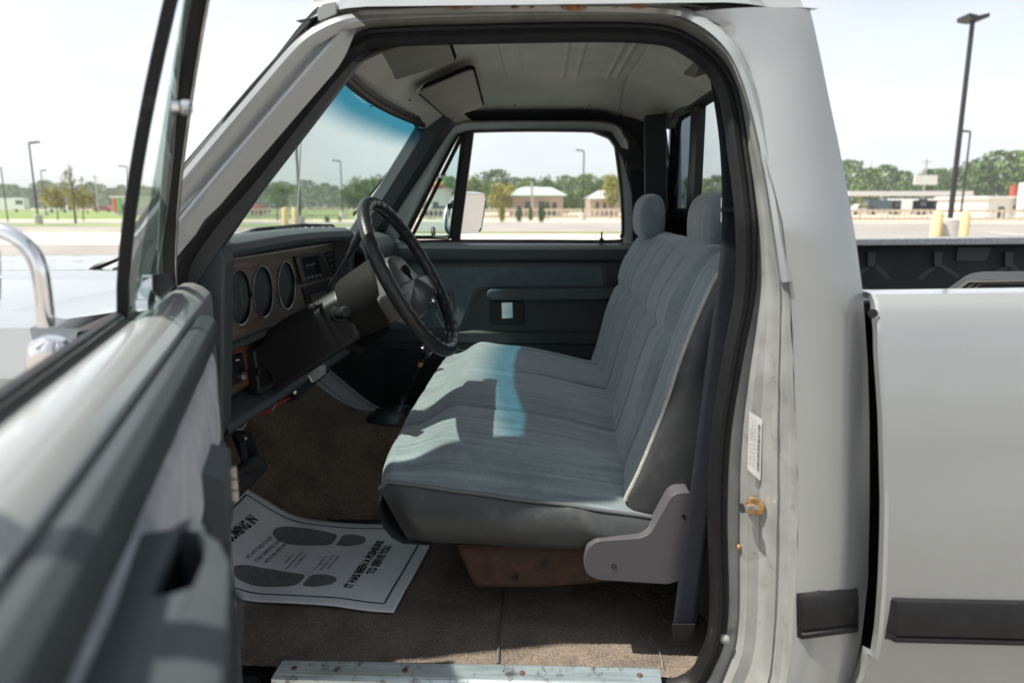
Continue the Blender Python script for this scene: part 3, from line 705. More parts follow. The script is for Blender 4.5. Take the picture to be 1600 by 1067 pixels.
# front vinyl face
rows = []
for j in range(40):
    y = SY0 - .004 + (SY1 - SY0 + .004) * j / 39; zt = seat_z(FX[0], y) - .045
    rows.append([Vector((FX[0] - .028 - .014 * sm((y - SY0) / .1) + dx, y, zt + (-.745 - zt) * s_)) for s_, dx in ((0, 0), (.25, -.004), (.6, .006), (.85, .024), (1, .05), (1.03, .12))])
g.grid(rows); g.build('cushion_side', 'seat_vinyl', seat, auto=60)
g = G(); g.tube([p + Vector((0, -.003, .003)) for p in top], .0048, 8); g.build('welt', 'piping_dark', seat)
# backrest
def back_prof():
    # (x,z) front face bottom -> top -> back
    return [(.190, -.655), (.198, -.60), (.225, -.52), (.254, -.43), (.282, -.33), (.311, -.24), (.345, -.155), (.366, -.125), (.384, -.108), (.410, -.104), (.440, -.115), (.462, -.145), (.468, -.25), (.462, -.60), (.44, -.72), (.30, -.74), (.215, -.71)]
bp_ = [(p.x, p.y) for p in cr([(a, b, 0) for a, b in back_prof()], 8, True)]
BY0, BY1 = 1.495, 2.79
def backpt(i, y):
    x, z = bp_[i]; n = len(bp_); a, b = bp_[i - 1], bp_[(i + 1) % n]
    t = Vector((b[0] - a[0], b[1] - a[1])).normalized(); nx, nz = -t.y, t.x   # outward to the front
    front = sm(i / 12) * sm((88 - i) / 12)
    d = 0
    if front:
        e = sm((y - BY0) / .10) * sm((BY1 - y) / .10)
        hz = (z + .655) / .55
        d += .012 * (e - 1) * (1 if z < -.12 else .6)
        # bolster outline, lumbar fold
        fold = math.exp(-((z + .292 - .0) / .012) ** 2); pocket = sm((y - 1.60) / .04) * sm((2.70 - y) / .04)
        d -= .011 * fold * pocket
        d += .009 * math.exp(-((z + .22) / .05) ** 2) * pocket
        d += .008 * math.exp(-((z + .40) / .09) ** 2) * pocket
        for s in (1.60, 1.765, 1.945, 2.125, 2.30, 2.475, 2.70):
            dd = y - s; st = .005 if s in (1.60, 2.70, 1.765, 2.125, 2.475) else .002
            d -= st * math.exp(-(dd / .005) ** 2) * sm((-.115 - z) / .03)
            d += .0022 * (1 - math.exp(-(dd / .045) ** 2)) * pocket
        d += .0010 * noise.noise(Vector((y * 60, z * 2, 0))) + .002 * noise.noise(Vector((y * 6, z * 6, 4)))
    d *= front
    return Vector((x + nx * d, y, z + nz * d))
sgn = 1
g = G(); nB = len(bp_)
ys = [BY0 + (BY1 - BY0) * j / 500 for j in range(501)]
t0_ = backpt(40, 2.0)
g.grid([[backpt(i, y) for i in range(nB)] for y in ys], True)
bk = g.build('backrest', 'fabric_back', seat, auto=180)
for yy, sg in ((BY0, -1), (BY1, 1)):   # vinyl side panels, slightly domed
    g = G()
    L0 = [backpt(i, yy) for i in range(nB)]; c = Vector((.345, yy, -.42))
    g.grid([[p for p in L0]] + [[c + (p - c) * s_ + Vector((0, sg * d_, 0)) for p in L0] for s_, d_ in ((.985, .008), (.93, .016), (.8, .021), (.5, .022), (.01, .022))], True)
    g.build('backrest_side', 'seat_vinyl', bk, auto=180)
g = G(); g.tube([backpt(i, BY0) + Vector((0, -.006, 0)) for i in range(2, 8 * 10)], .0055, 8); g.build('welt', 'piping', bk)
# lighter woven bolster strip beside the welt
# headrests
def headrest(c, ww):
    g = G(); rows = []
    prof = [(-.038, -.055), (-.043, .0), (-.036, .042), (-.018, .066), (.004, .072), (.026, .062), (.038, .03), (.040, -.03), (.034, -.066), (.010, -.078), (-.020, -.075)]
    pr = [(p.x, p.y) for p in cr([(a, b, 0) for a, b in prof], 5, True)]
    for j in range(17):
        a = -math.pi / 2 + math.pi * j / 16; yy = ww * math.copysign(abs(math.sin(a)) ** .55, math.sin(a)); s_ = max(.02, math.cos(a) ** .32) if abs(math.sin(a)) < 1 else .02
        rows.append([Vector((c[0] + p[0] * (1 if s_ > .9 else s_), c[1] + yy, c[2] + p[1] * s_)) for p in pr])
    g.grid(rows, True); h_ = g.build('headrest', 'fabric_back', seat, auto=180)
    g = G()
    for s_ in (-1, 1): g.tube([Vector((c[0] + .01, c[1] + s_ * .05, c[2] - .06)), Vector((c[0] + .015, c[1] + s_ * .05, c[2] - .13))], .006, 8)
    g.build('headrest_post', 'steel', h_)
    return h_
headrest((.420, 1.80, -.040), .130); headrest((.362, 2.47, -.036), .125)
# hinge cover
HP = [W(u, v, 1.425) for u, v in ((912, 884), (917, 858), (932, 845), (1002, 840), (1017, 832), (1048, 776), (1058, 770), (1080, 769), (1078, 880), (1066, 906), (1045, 913), (935, 906), (918, 898))]
g = G(); g.slab(rcorner(HP, .008, 3), (0, .05, 0)); hc = g.build('hinge_cover', 'plastic_mauve', seat, bevel=.009, seg=4)
g = G(); g.lathe(W(959, 884, 1.425), (0, -1, 0), [(-.001, .0055), (.001, .0055), (.0015, .004), (-.001, .003), (-.001, 0)], 14)
g.lathe(W(1068, 806, 1.425), (0, -1, 0), [(-.001, .0045), (.001, .004), (.001, 0)], 12); g.build('screw', 'black_plastic', hc)
# rusty riser
g = G(); rows = []
for k in range(30):
    t = k / 29; u = 712 + 250 * t
    rows.append([W(u + 30 * s_ * (1 - t), 850 + (916 - 850) * s_ - (20 * max(0, t - .5) * s_), 1.56 - .006 * (1 if k % 12 in (5, 6) else 0)) for s_ in (0, .3, .6, .9, 1)])
g.grid(rows); mat('riser_rust', (.065, .030, .018), .8, .1, 7, .5, col2=(.045, .030, .025), bump=.3, bump_s=80)
grime('riser_rust', 30, .50, .66, (.12, .055, .025), .6); rs = g.build('seat_riser', 'riser_rust', seat, solid=.004)
g = G()
for u, v in ((850, 884), (806, 902)): g.lathe(W(u, v, 1.545), (0, -1, 0), [(0, .007), (.001, .007), (.001, 0)], 14)
g.build('riser_hole', 'black_gloss', rs)
# ---- driver's belt
bpth = [W(1128, 120, 1.56), W(1142, 220, 1.50), (W(1146, 330, 1.46)), W(1143, 400, 1.43), W(1132, 500, 1.412), W(1119, 600, 1.40), W(1103, 720, 1.392), W(1087, 840, 1.39), W(1073, 950, 1.39), W(1068, 990, 1.395)]
bpth = cr(bpth, 6)
g = G(); rows = []
for i, p in enumerate(bpth):
    tw = .35 * math.sin(i * .12); wd = Vector((.0245 * math.cos(tw), .0245 * math.sin(tw) * .6, 0))
    rows.append([p - wd + Vector((0, .0007, 0)), p - wd * .5, p + wd * .5, p + wd + Vector((0, .0007, 0))])
g.grid(rows); bl = g.build('seat_belt', 'belt', T, solid=.0018)
g = G(); g.slab([W(1050, 975, 1.383), W(1087, 975, 1.383), W(1084, 1002, 1.385), W(1052, 1002, 1.385)], (0, .006, 0)); g.build('belt_anchor', 'black_plastic', bl, bevel=.002)
g = G(); g.box(W(1150, 328, 1.452), (.06, .006, .009)); g.build('belt_loop', 'belt_loop', bl, bevel=.002)
g = G(); o_ = [W(u, v, 1.50) for u, v in ((1127, 309), (1140, 309), (1140, 316), (1134, 318), (1134, 336), (1140, 338), (1140, 348), (1127, 348))]; g.slab(o_, (0, .004, 0)); g.build('belt_tongue', 'chrome', bl, bevel=.001)
g = G(); g.slab([W(1098, 560, 1.47), W(1140, 560, 1.47), W(1140, 1000, 1.45), W(1092, 960, 1.47)], (0, .03, 0)); g.build('pillar_trim', 'vinyl_dark', T, bevel=.008)
# ---- dashboard
dprof = [(-.83, -.118), (-.82, -.085), (-.78, -.080), (-.68, -.070), (-.645, -.071), (-.625, -.082), (-.620, -.098), (-.628, -.110), (-.65, -.113), (-.690, -.114), (-.692, -.300), (-.664, -.306), (-.662, -.316), (-.70, -.325), (-.712, -.44), (-.668, -.452), (-.648, -.462), (-.645, -.478), (-.66, -.492), (-.72, -.53), (-.80, -.545), (-.83, -.50)]
g = G(); DY0, DY1 = 1.425, 2.275
def dcurve(y): return .035 * ((y - 1.42) / .86) - .02
rows = []
for j in range(21):
    y = DY0 + (DY1 - DY0) * j / 20; k = dcurve(y); rows.append([Vector((x + (k if x > -.9 else 0), y, z + (.004 if x > -.9 and z > -.12 else 0) * math.sin(math.pi * j / 20) * 2)) for x, z in dprof])
g.grid(rows); dash = g.build('dashboard', 'vinyl_grey', T, bevel=.004)
def capd(y0, y1, in_x=0):
    pts = [(-.80, -.122), (-.76, -.084), (-.66, -.072), (-.628, -.078), (-.612, -.105), (-.618, -.135), (-.632, -.30), (-.645, -.43), (-.650, -.475), (-.664, -.498), (-.72, -.535), (-.80, -.54)]
    gg = G(); gg.slab(rcorner([Vector((x + dcurve(y0), y0, z)) for x, z in pts], .018, 4), (0, y1 - y0, 0)); return gg.build('dash_end', 'vinyl_grey', dash, bevel=.010, seg=4)
capd(1.405, 1.455); capd(2.262, 2.300)
# passenger side dash
pp_ = [(-.92, -.125), (-.75, -.105), (-.66, -.104), (-.615, -.118), (-.592, -.145), (-.585, -.19), (-.60, -.26), (-.625, -.28), (-.63, -.45), (-.67, -.49), (-.9, -.52)]
g = G(); g.grid([[Vector((x + dcurve(2.28), y, z)) for x, z in pp_] for y in (2.29, 2.5, 2.7, 2.83)]); g.poly([Vector((x + dcurve(2.28), 2.83, z)) for x, z in pp_]); g.build('glovebox_panel', 'vinyl_grey', dash, bevel=.008, seg=3)
# bezel with gauge holes
bxx = -.6835
def bz(y): return bxx + dcurve(y) + .002
gy = [WX(383, 462, bz(1.6)), WX(411, 455, bz(1.7)), WX(447, 445, bz(1.85))]
gc = []
for (u, v) in ((375, 465), (411, 456), (448, 446)):
    X = bxx
    for _ in range(5): p = WX(u, v, X); X = bz(p.y)
    gc.append((p.y, p.z))
gc.insert(0, (gc[0][0] - .145, gc[0][1]))
gr = .060
print('gauges', gc)
outer = [(1.456, -.119), (2.262, -.119), (2.262, -.298), (1.456, -.298)]
holes = [[(a + gr * 1.06 * math.cos(k * math.pi / 16), b + gr * 1.06 * math.sin(k * math.pi / 16)) for k in range(32)] for a, b in gc[1:]]
g = G(); g.holed(outer, holes, lambda a, b: Vector((bz(a), a, b))); bez = g.build('instrument_bezel', 'bezel', dash, smooth=False)
for a, b in gc[1:]:
    hz = lambda s_, dx: [Vector((bz(a) + dx, a + gr * 1.06 * s_ * math.cos(k * math.pi / 16), b + gr * 1.06 * s_ * math.sin(k * math.pi / 16))) for k in range(32)]
    g = G(); g.grid([hz(1, 0), hz(.96, -.035), hz(.9, -.037), hz(.01, -.037)], True); gp = g.build('gauge', 'black_gloss', dash)
    g = G(); g.tube(hz(1.0, .001), .0016, 6, True); g.build('gauge_ring', 'steel', gp)
    g = G(); g.poly(hz(.97, -.008)); g.build('gauge_lens', 'gauge_lens', gp)
    g = G()
    for k in range(0, 40):
        an = R(225 - 270 * k / 39); L_ = .80 if k % 5 else .72
        p0 = Vector((bz(a) - .036, a + gr * .8 * .86 * math.cos(an), b + gr * .95 * math.sin(an))); p1 = Vector((bz(a) - .036, a + gr * .8 * L_ * math.cos(an), b + gr * .95 * (L_ + .02) * math.sin(an))); g.tube([p0, p1], .0006, 4)
    g.tube([Vector((bz(a) - .034, a, b - .01)), Vector((bz(a) - .034, a - .025, b - .036))], .0012, 4)
    g.build('dial_marks', 'white_tag', gp)
g = G(); g.tube([Vector((bz(y) + .003, y, -.300)) for y in (1.46, 1.8, 2.26)], .003, 6); g.tube([Vector((bz(y) + .003, y, -.119)) for y in (1.46, 1.8, 2.26)], .003, 6); g.build('bezel_trim', 'steel', bez)
def on_bezel(name, px, dep, m, parent=bez, bev=.002, base=0, rad=.003):
    P = []
    for u, v in px:
        X = bxx
        for _ in range(5): p = WX(u, v, X); X = bz(p.y) + base
        P.append(p)
    g = G(); g.slab(rcorner([p + Vector((dep, 0, 0)) for p in P], rad, 2), (-dep, 0, 0)); return g.build(name, m, parent, bevel=bev)
rad = on_bezel('radio', ((457, 401), (499, 394), (515, 432), (470, 444)), .006, 'black_plastic')
on_bezel('display', ((472, 402), (496, 398), (504, 431), (480, 438)), .002, 'black_gloss', rad, base=.006)
mat('radio_face', (.075, .07, .066), .35)
on_bezel('tape_slot', ((461, 404), (467, 403), (477, 440), (471, 442)), .003, 'radio_face', rad, base=.006)
mat('button_grey', (.12, .12, .115), .5)
for k in range(5): on_bezel('radio_button', ((473 + k * 6, 434 - k * 1.5), (477 + k * 6, 433 - k * 1.5), (478 + k * 6, 437 - k * 1.5), (474 + k * 6, 438 - k * 1.5)), .003, 'button_grey', rad, base=.007, rad=0)
on_bezel('radio_mark', ((478, 414), (492, 411), (492.5, 413), (478.5, 416)), .0005, 'button_grey', rad, base=.0085, rad=0)
hv = on_bezel('heater_control', ((470, 449), (512, 437), (520, 463), (478, 478)), .005, 'black_plastic')
for k in range(5): on_bezel('slide_knob', ((482 + k * 5, 461 - k * 1.6), (485 + k * 5, 460 - k * 1.6), (488 + k * 5, 470 - k * 1.6), (485 + k * 5, 471 - k * 1.6)), .008, 'radio_face', hv, base=.005)
vt = on_bezel('air_vent', ((506, 395), (522, 392), (534, 428), (519, 434)), .006, 'black_plastic')
for k in range(4): on_bezel('vent_slat', ((508 + k * 3.4, 398 + k * 8), (522 + k * 3, 395 + k * 8), (523 + k * 3, 397 + k * 8), (509 + k * 3.4, 400 + k * 8)), .004, 'radio_face', vt, base=.006, rad=0)
# lower left : wood switch panel with headlamp knobs
def at_x(u, v, X): return WX(u, v, X)
XP = -.698
g = G(); g.slab(rcorner([at_x(u, v, XP) for u, v in ((352, 548), (388, 540), (399, 596), (352, 622))], .004), (-.006, 0, 0)); wp = g.build('switch_panel', 'wood', dash, bevel=.002)
g = G(); g.slab(rcorner([at_x(u, v, XP + .003) for u, v in ((355, 557), (379, 551), (387, 592), (355, 608))], .004), (-.004, 0, 0)); g.build('switch_plate', 'black_plastic', wp, bevel=.001)
for (u, v, r_, L_) in ((371, 588, .011, .018), (388, 580, .010, .03)):
    g = G(); g.lathe(at_x(u, v, XP), (1, -.1, 0), [(0, r_ * .6), (L_ * .5, r_ * .6), (L_ * .55, r_), (L_, r_), (L_ + .003, r_ * .6), (L_ + .003, 0)], 16); g.build('headlamp_knob', ('steel', 'black_plastic')[u > 380], wp)
g = G(); g.slab([at_x(u, v, XP + .004) for u, v in ((369, 562), (374, 561), (374, 563), (369, 564))], (-.001, 0, 0)); g.build('switch_mark', 'white_tag', wp)
# dark knee panel right of it
g = G(); g.slab(rcorner([Vector((-.675, 1.62, -.335)), Vector((-.66, 2.24, -.335)), Vector((-.655, 2.24, -.45)), Vector((-.67, 1.62, -.45))], .01), (-.03, 0, 0)); g.build('knee_panel', 'black_plastic', dash, bevel=.008, seg=3)
# under-dash: parking brake release panel + fuse cover
R2 = lambda l: [W(*q) for q in l]
g = G(); g.slab(rcorner(R2([(452, 597, 1.86), (503, 562, 1.98), (516, 580, 1.98), (465, 625, 1.86)]), .004), (-.03, .0, -.01)); ub = g.build('brake_release_bracket', 'black_plastic', T, bevel=.003)
g = G(); g.slab(rcorner(R2([(484, 585, 1.90), (503, 571, 1.94), (510, 583, 1.94), (491, 597, 1.90)]), .003), (-.006, -.004, .0)); g.slab(R2([(498, 574, 1.935), (508, 569, 1.95), (511, 577, 1.95), (502, 584, 1.935)]), (.001, -.008, .003)); g.build('release_lever', 'steel', ub, bevel=.0015)
g = G(); g.lathe(W(461, 613, 1.85), (.6, -.8, 0), [(0, .006), (.004, .005), (.005, 0)], 12); g.build('screw', 'steel', ub)
g = G(); g.tube(cr(R2([(400, 650, 1.7), (420, 640, 1.76), (440, 628, 1.8), (452, 622, 1.84)]), 5), .004, 6); g.build('wire', 'red_plastic', ub)
g = G(); g.tube(cr(R2([(362, 668, 1.6), (378, 670, 1.62), (388, 655, 1.66)]), 5), .0018, 6); g.tube(cr(R2([(425, 642, 1.75), (434, 625, 1.78), (440, 610, 1.8)]), 5), .0014, 6); g.build('loose_wire', 'piping', T)
# ---- steering column, wheel
th = R(28.2); ax = Vector((math.cos(th), 0, math.sin(th))); wv_ = Vector((-math.sin(th), 0, math.cos(th))); yv = Vector((0, 1, 0))
WC = Vector((-.318, 1.72, -.172)); WR = .2
yaw_fix = Matrix.Rotation(R(-3), 3, 'Z'); ax = yaw_fix @ ax; wv_ = yaw_fix @ wv_; yv = yaw_fix @ yv
g = G(); rows = []
N = 160
path = [WC + yv * WR * math.cos(k * 2 * math.pi / N) + wv_ * WR * math.sin(k * 2 * math.pi / N) for k in range(N)]
for k, p in enumerate(path):
    a = k * 2 * math.pi / N; e = (p - WC).normalized(); row = []
    for q in range(16):
        b_ = q * 2 * math.pi / 16; rr = .0158
        inner = max(0, -math.cos(b_))        # finger grips inside and behind
        grip = (math.sin(a * 34) * .0014) * (max(0, -math.cos(b_ + .6))) 
        row.append(p + e * (rr + grip) * math.cos(b_) + ax * (rr * 1.0 + grip) * math.sin(b_))
    rows.append(row)
g.grid(rows, True, True); sw_ = g.build('steering_wheel', 'leather', T, auto=180)
def wp3(a, b, c=0): return WC + yv * a + wv_ * b + ax * c
pad = [(-.178, -.012), (-.12, -.004), (-.085, .02), (-.06, .058), (-.03, .068), (.03, .068), (.06, .058), (.085, .02), (.12, -.004), (.178, -.012), (.180, -.075), (.13, -.072), (.085, -.082), (.04, -.098), (-.04, -.098), (-.085, -.082), (-.13, -.072), (-.180, -.075)]
pd_ = rcorner([(a, b, 0) for a, b in pad], .012, 3)
g = G()
rows = []
for s_, c_ in ((.96, -.062), (1, -.05), (1, -.030), (.97, -.018), (.90, -.012), (.5, -.006), (.02, -.004)):
    rows.append([wp3(p.x * (s_ if abs(p.x) < .15 or s_ >= .96 else 1 - (1 - s_) * .9), (p.y + .01) * s_ - .01, c_ + .012 * (abs(p.x) / .18) ** 2) for p in pd_])
g.grid(rows, True); mat('pad_plastic', (.065, .062, .058), .4, bump=.3, bump_s=500); g.build('horn_pad', 'pad_plastic', sw_, auto=50)
# switch strips on the spokes and the emblem (a small horned head)
g = G()
for s_ in (-1, 1):
    g.slab([wp3(s_ * .135, -.020, .002), wp3(s_ * .150, -.018, .003), wp3(s_ * .150, -.066, .003), wp3(s_ * .135, -.066, .002)], -ax * .012)
    for q in (0, 1): g.slab([wp3(s_ * .138, -.030 - q * .018, .0045), wp3(s_ * .147, -.029 - q * .018, .005), wp3(s_ * .147, -.040 - q * .018, .005), wp3(s_ * .138, -.041 - q * .018, .0045)], -ax * .006)
g.build('horn_switch', 'black_plastic', sw_, bevel=.0008)
em = [(0, .030), (.012, .033), (.021, .027), (.023, .016), (.017, .009), (.012, .013), (.014, .020), (.008, .020), (.007, .004), (.003, -.006), (0, -.008)]
g = G(); pts = em + [(-a, b) for a, b in em[-2:0:-1]]
g.slab([wp3(a * 1.0, b * 1.0, -.0005) for a, b in pts], -ax * .004); g.build('emblem', 'rubber_matte', sw_, smooth=False)
# column
g = G(); g.lathe(WC, -ax, [(.045, .03), (.048, .072), (.060, .083), (.075, .086), (.155, .078), (.17, .074), (.175, .05)], 40); colm = g.build('steering_column', 'hub_plastic', T)
C0 = WC - ax * .165; C1 = WC - ax * .33
def sec(c, hw, up_, dn): return [c + yv * a + wv_ * b for a, b in rcorner2([(-hw, -dn), (hw, -dn), (hw, up_ * .55), (hw * .6, up_), (-hw * .6, up_), (-hw, up_ * .55)], .012)]
def rcorner2(pts, r): return [(p.x, p.y) for p in rcorner([(a, b, 0) for a, b in pts], r, 3)]
g = G(); g.grid([sec(C0 + ax * .006, .062, .052, .06), sec(C0, .068, .058, .068), sec(C0 - ax * .01, .070, .060, .072), sec(C1, .074, .058, .085), sec(C1 - ax * .08, .074, .05, .09)], True)
g.poly(sec(C0 + ax * .006, .062, .052, .06)); g.build('column_shroud', 'black_plastic', colm, auto=40)
# ignition lock and knob
k0 = C0 - ax * .045 - yv * .070
g = G(); pk = W(528, 490, 1.66); pe = W(546, 486, 1.60)
dk = (pe - pk).normalized(); g.lathe(pk, dk, [(-.02, .019), (.010, .019), (.012, .0155), (.014, .0150)], 24); g.build('lock_collar', 'black_plastic', colm)
g = G(); a_ = dk.orthogonal().normalized(); b_ = dk.cross(a_)
rws = [[pk + dk * h_ + (a_ * math.cos(q * math.pi / 24) + b_ * math.sin(q * math.pi / 24)) * (r_ - (.0012 if q % 2 else 0) * (1 if r_ > .013 else 0)) for q in range(48)] for h_, r_ in ((.012, .014), (.050, .014), (.056, .011), (.057, .0001))]
g.grid(rws, True); g.build('ignition_lock', 'vinyl_dark', colm, auto=20)
pk = W(489, 481, 1.63)
g = G(); g.tube([W(510, 474, 1.70), pk], .006, 8); g.lathe(pk, (-.3, -.9, 0), [(-.008, 0), (-.006, .009), (.006, .010), (.009, .006), (.01, 0)], 14); g.build('hazard_knob', 'black_plastic', colm)
# turn signal / shift lever on the far side
g = G(); g.tube([W(515, 447, 1.80), W(545, 398, 1.80)], .0042, 10); g.tube(cr([W(544, 400, 1.80), W(550, 390, 1.80), W(565, 360, 1.80), W(572, 345, 1.80), W(575, 342, 1.80)], 4), [.0045] + [.008] * 4 + [.011] * 4 + [.013] * 4 + [.012] * 3 + [.006], 12); g.build('shift_lever', 'black_plastic', colm)
g = G(); g.slab(rcorner(R2([(500, 520, 1.80), (575, 545, 1.70), (612, 515, 1.70), (560, 470, 1.80)]), .008), (-.03, .03, -.02)); g.build('column_cover', 'black_plastic', colm, bevel=.006)
# ---- floor shifter with boot
kb = W(664, 545, 2.33)
g = G(); base = Vector((-.50, 2.33, fz(-.50, 2.33)))
def bsec(c, rx, ry, n=24, w_=.0, ph=0): return [c + Vector((rx * math.cos(k * 2 * math.pi / n) * (1 + w_ * noise.noise(Vector((math.cos(k * 6.283 / n) * 2, math.sin(k * 6.283 / n) * 2, ph)))), ry * math.sin(k * 2 * math.pi / n) * (1 + w_ * noise.noise(Vector((math.sin(k * 6.283 / n) * 2, 3, ph)))), 0)) for k in range(n)]
stick = [W(664, 552, 2.33), W(652, 580, 2.33), W(638, 612, 2.33), W(628, 632, 2.33)]
bt0 = stick[-1]
g.grid([bsec(base + Vector((.0, 0, .003)), .10, .085), bsec(base + Vector((0, 0, .012)), .095, .08), bsec(base + Vector((0, 0, .018)), .075, .065, w_=.3), bsec(base.lerp(bt0, .4) + Vector((0, 0, .012)), .062, .055, w_=.6, ph=1), bsec(base.lerp(bt0, .62), .040, .036, w_=.8, ph=2), bsec(base.lerp(bt0, .85), .030, .028, w_=.6, ph=3), bsec(bt0, .014, .012), bsec(bt0 + Vector((.01, 0, .03)), .010, .010)], True)
sh = g.build('floor_shifter', 'boot_vinyl', T, auto=60)
g = G(); g.tube(stick, .006, 10); g.build('shifter_rod', 'black_plastic', sh)
g = G(); g.tube([W(658, 566, 2.33), W(655, 572, 2.33)], .0085, 10); g.build('shifter_collar', 'brass', sh)
g = G(); g.lathe(W(662, 556, 2.33), W(668, 538, 2.33) - W(662, 556, 2.33), [(-.012, .009), (.0, .013), (.012, .022), (.024, .024), (.034, .019), (.040, .008), (.041, 0)], 20); g.build('shifter_knob', 'black_gloss', sh)
# ---- pedals
def ped(px, Y, name='brake_pedal'):
    c = [W(u, v, y) for (u, v), y in zip(px, Y)]; nn = (c[1] - c[0]).cross(c[3] - c[0]).normalized()
    if nn.x < 0: nn = -nn
    g = G(); g.slab(rcorner(c, .012, 4), -nn * .014); p_ = g.build(name, 'rubber', T, bevel=.003)
    gg = G()
    for k in range(17):
        t = .07 + .86 * k / 16; a = c[0].lerp(c[1], t); b_ = c[3].lerp(c[2], t); gg.tube([a.lerp(b_, .18) + nn * .001, a.lerp(b_, .84) + nn * .001], .0019, 6)
    gg.tube([c[3].lerp(c[2], .12).lerp(c[0], .1) + nn * .001, c[2].lerp(c[3], .08).lerp(c[1], .1) + nn * .001], .0014, 6)
    gg.build('tread_rib', 'vinyl_grey', p_); return p_, c, nn
p_, c_, nn_ = ped(((358, 742), (403, 704), (421, 730), (372, 781)), (1.66, 1.78, 1.78, 1.66))
g = G(); g.tube([c_[0].lerp(c_[2], .5) - nn_ * .012, W(378, 690, 1.76), W(362, 655, 1.78)], .010, 8, flat=.5); g.build('pedal_arm', 'black_plastic', p_)
g = G(); g.slab(rcorner(R2([(372, 680, 1.80), (392, 674, 1.84), (404, 706, 1.84), (386, 716, 1.80)]), .004), (-.02, 0, 0)); pp2 = g.build('parking_brake_pedal', 'black_plastic', T, bevel=.003)
g = G(); g.slab(R2([(379, 684, 1.798), (385, 682, 1.80), (386, 686, 1.80), (380, 688, 1.798)]), (.001, -.001, 0)); g.build('pedal_mark', 'white_tag', pp2)
# ---- driver's door (hinge at the front, swung out)
HX, HY, DA = -.72, 1.27, R(20.4)
dd_ = Vector((math.sin(DA), -math.cos(DA), 0)); dn_ = Vector((math.cos(DA), math.sin(DA), 0)); HO = Vector((HX, HY, 0))
def D3(s, n, z): return HO + dd_ * s + dn_ * n + Vector((0, 0, z))
def DA_(u, v, n):
    r = ray(u, v); t = (n + HO.dot(dn_)) / r.dot(dn_); p = r * t; q = p - HO; return q.dot(dd_), p.z
def DP(u, v, n): s, z = DA_(u, v, n); return D3(s, n, z)
SE = 1.24
def dex(name, prof, s0, s1, m, parent, closed=False, n=24, cap=True, **k):
    g = G(); rows = [[D3(s0 + (s1 - s0) * j / n, a, b) for a, b in prof] for j in range(n + 1)]
    g.grid(rows, closed)
    if cap: g.poly(rows[0][::-1]); g.poly(rows[-1])
    return g.build(name, m, parent, **k)
ddr = dex('driver_door', [(.045, -.150), (.060, -.142), (.075, -.142), (.092, -.150), (.104, -.162), (.106, -.18), (.106, -.99), (.0, -.99), (-.02, -.7), (-.025, -.4), (-.01, -.22), (.0, -.165), (.012, -.150), (.018, -.150)], .0, SE, 'paint', T, True, bevel=.003)
dex('belt_weatherstrip', [(.016, -.17), (.014, -.147), (.020, -.139), (.030, -.139), (.036, -.147), (.045, -.152), (.045, -.17)], .01, SE, 'rubber', ddr, True)
dex('window_pane', [(.031, -.17), (.031, -.143), (.034, -.142), (.034, -.17)], .40, SE, 'glass_vent', ddr, True)
print('pad front', DA_(335, 535, .135), 'cloth', DA_(342, 590, .135), DA_(343, 800, .135), 'switch', DA_(365, 700, .155), DA_(365, 825, .155), 'arm', DA_(377, 857, .19))
sp0 = DA_(337, 540, .132)[0]
tr = dex('door_trim', [(.107, -.172), (.112, -.162), (.124, -.161), (.134, -.168), (.138, -.178), (.137, -.196), (.131, -.204), (.129, -.21), (.129, -.95), (.107, -.95)], sp0, SE, 'vinyl_pad', ddr, True, bevel=.002)
# cloth insert
sc0, zc0 = DA_(341, 592, .134)
g = G(); rows = []
for i in range(40):
    s = sc0 + (SE - .05 - sc0) * i / 39; row = []
    for j in range(16):
        z = -.212 + (-.345 + .212) * j / 15; e = min(1, (i) / 2.0, (j) / 1.5, (39 - i) / 2.0, (15 - j) / 1.5)
        row.append(D3(s, .1285 + .007 * max(0, min(1, e)) ** .5 + .0022 * noise.noise(Vector((s * 14, z * 14, 0))), z))
    rows.append(row)
g.grid(rows); g.build('cloth_insert', 'cloth_door', tr, auto=180)
dex('trim_bead', [(.129, -.350), (.136, -.352), (.138, -.358), (.136, -.364), (.129, -.366)], sc0, SE, 'vinyl_grey', tr, True)
# window switch pod
s0_, z0_ = DA_(360, 700, .158); s1_, z1_ = DA_(362, 820, .158)
print('pod', s0_, z0_, s1_, z1_)
g = G(); pts = [D3(s0_, .129, z0_ + .012), D3(s0_, .158, z0_), D3(s0_ + .004, .158, z1_), D3(s0_ + .004, .129, z1_ - .008)]
g.slab(rcorner(pts, .003), dd_ * .11); pod = g.build('switch_pod', 'vinyl_grey', tr, bevel=.003)
for k in range(3):
    z = z0_ + (z1_ - z0_) * (.34 + .2 * k)
    g = G(); g.box(D3(s0_ - .002, .150, z), (.006, .006, .010), Matrix.Rotation(DA, 3, 'Z')); g.box(D3(s0_ + .02, .161, z), (.008, .010, .014), Matrix.Rotation(DA, 3, 'Z')); g.build('window_switch', 'steel', pod, bevel=.0015)
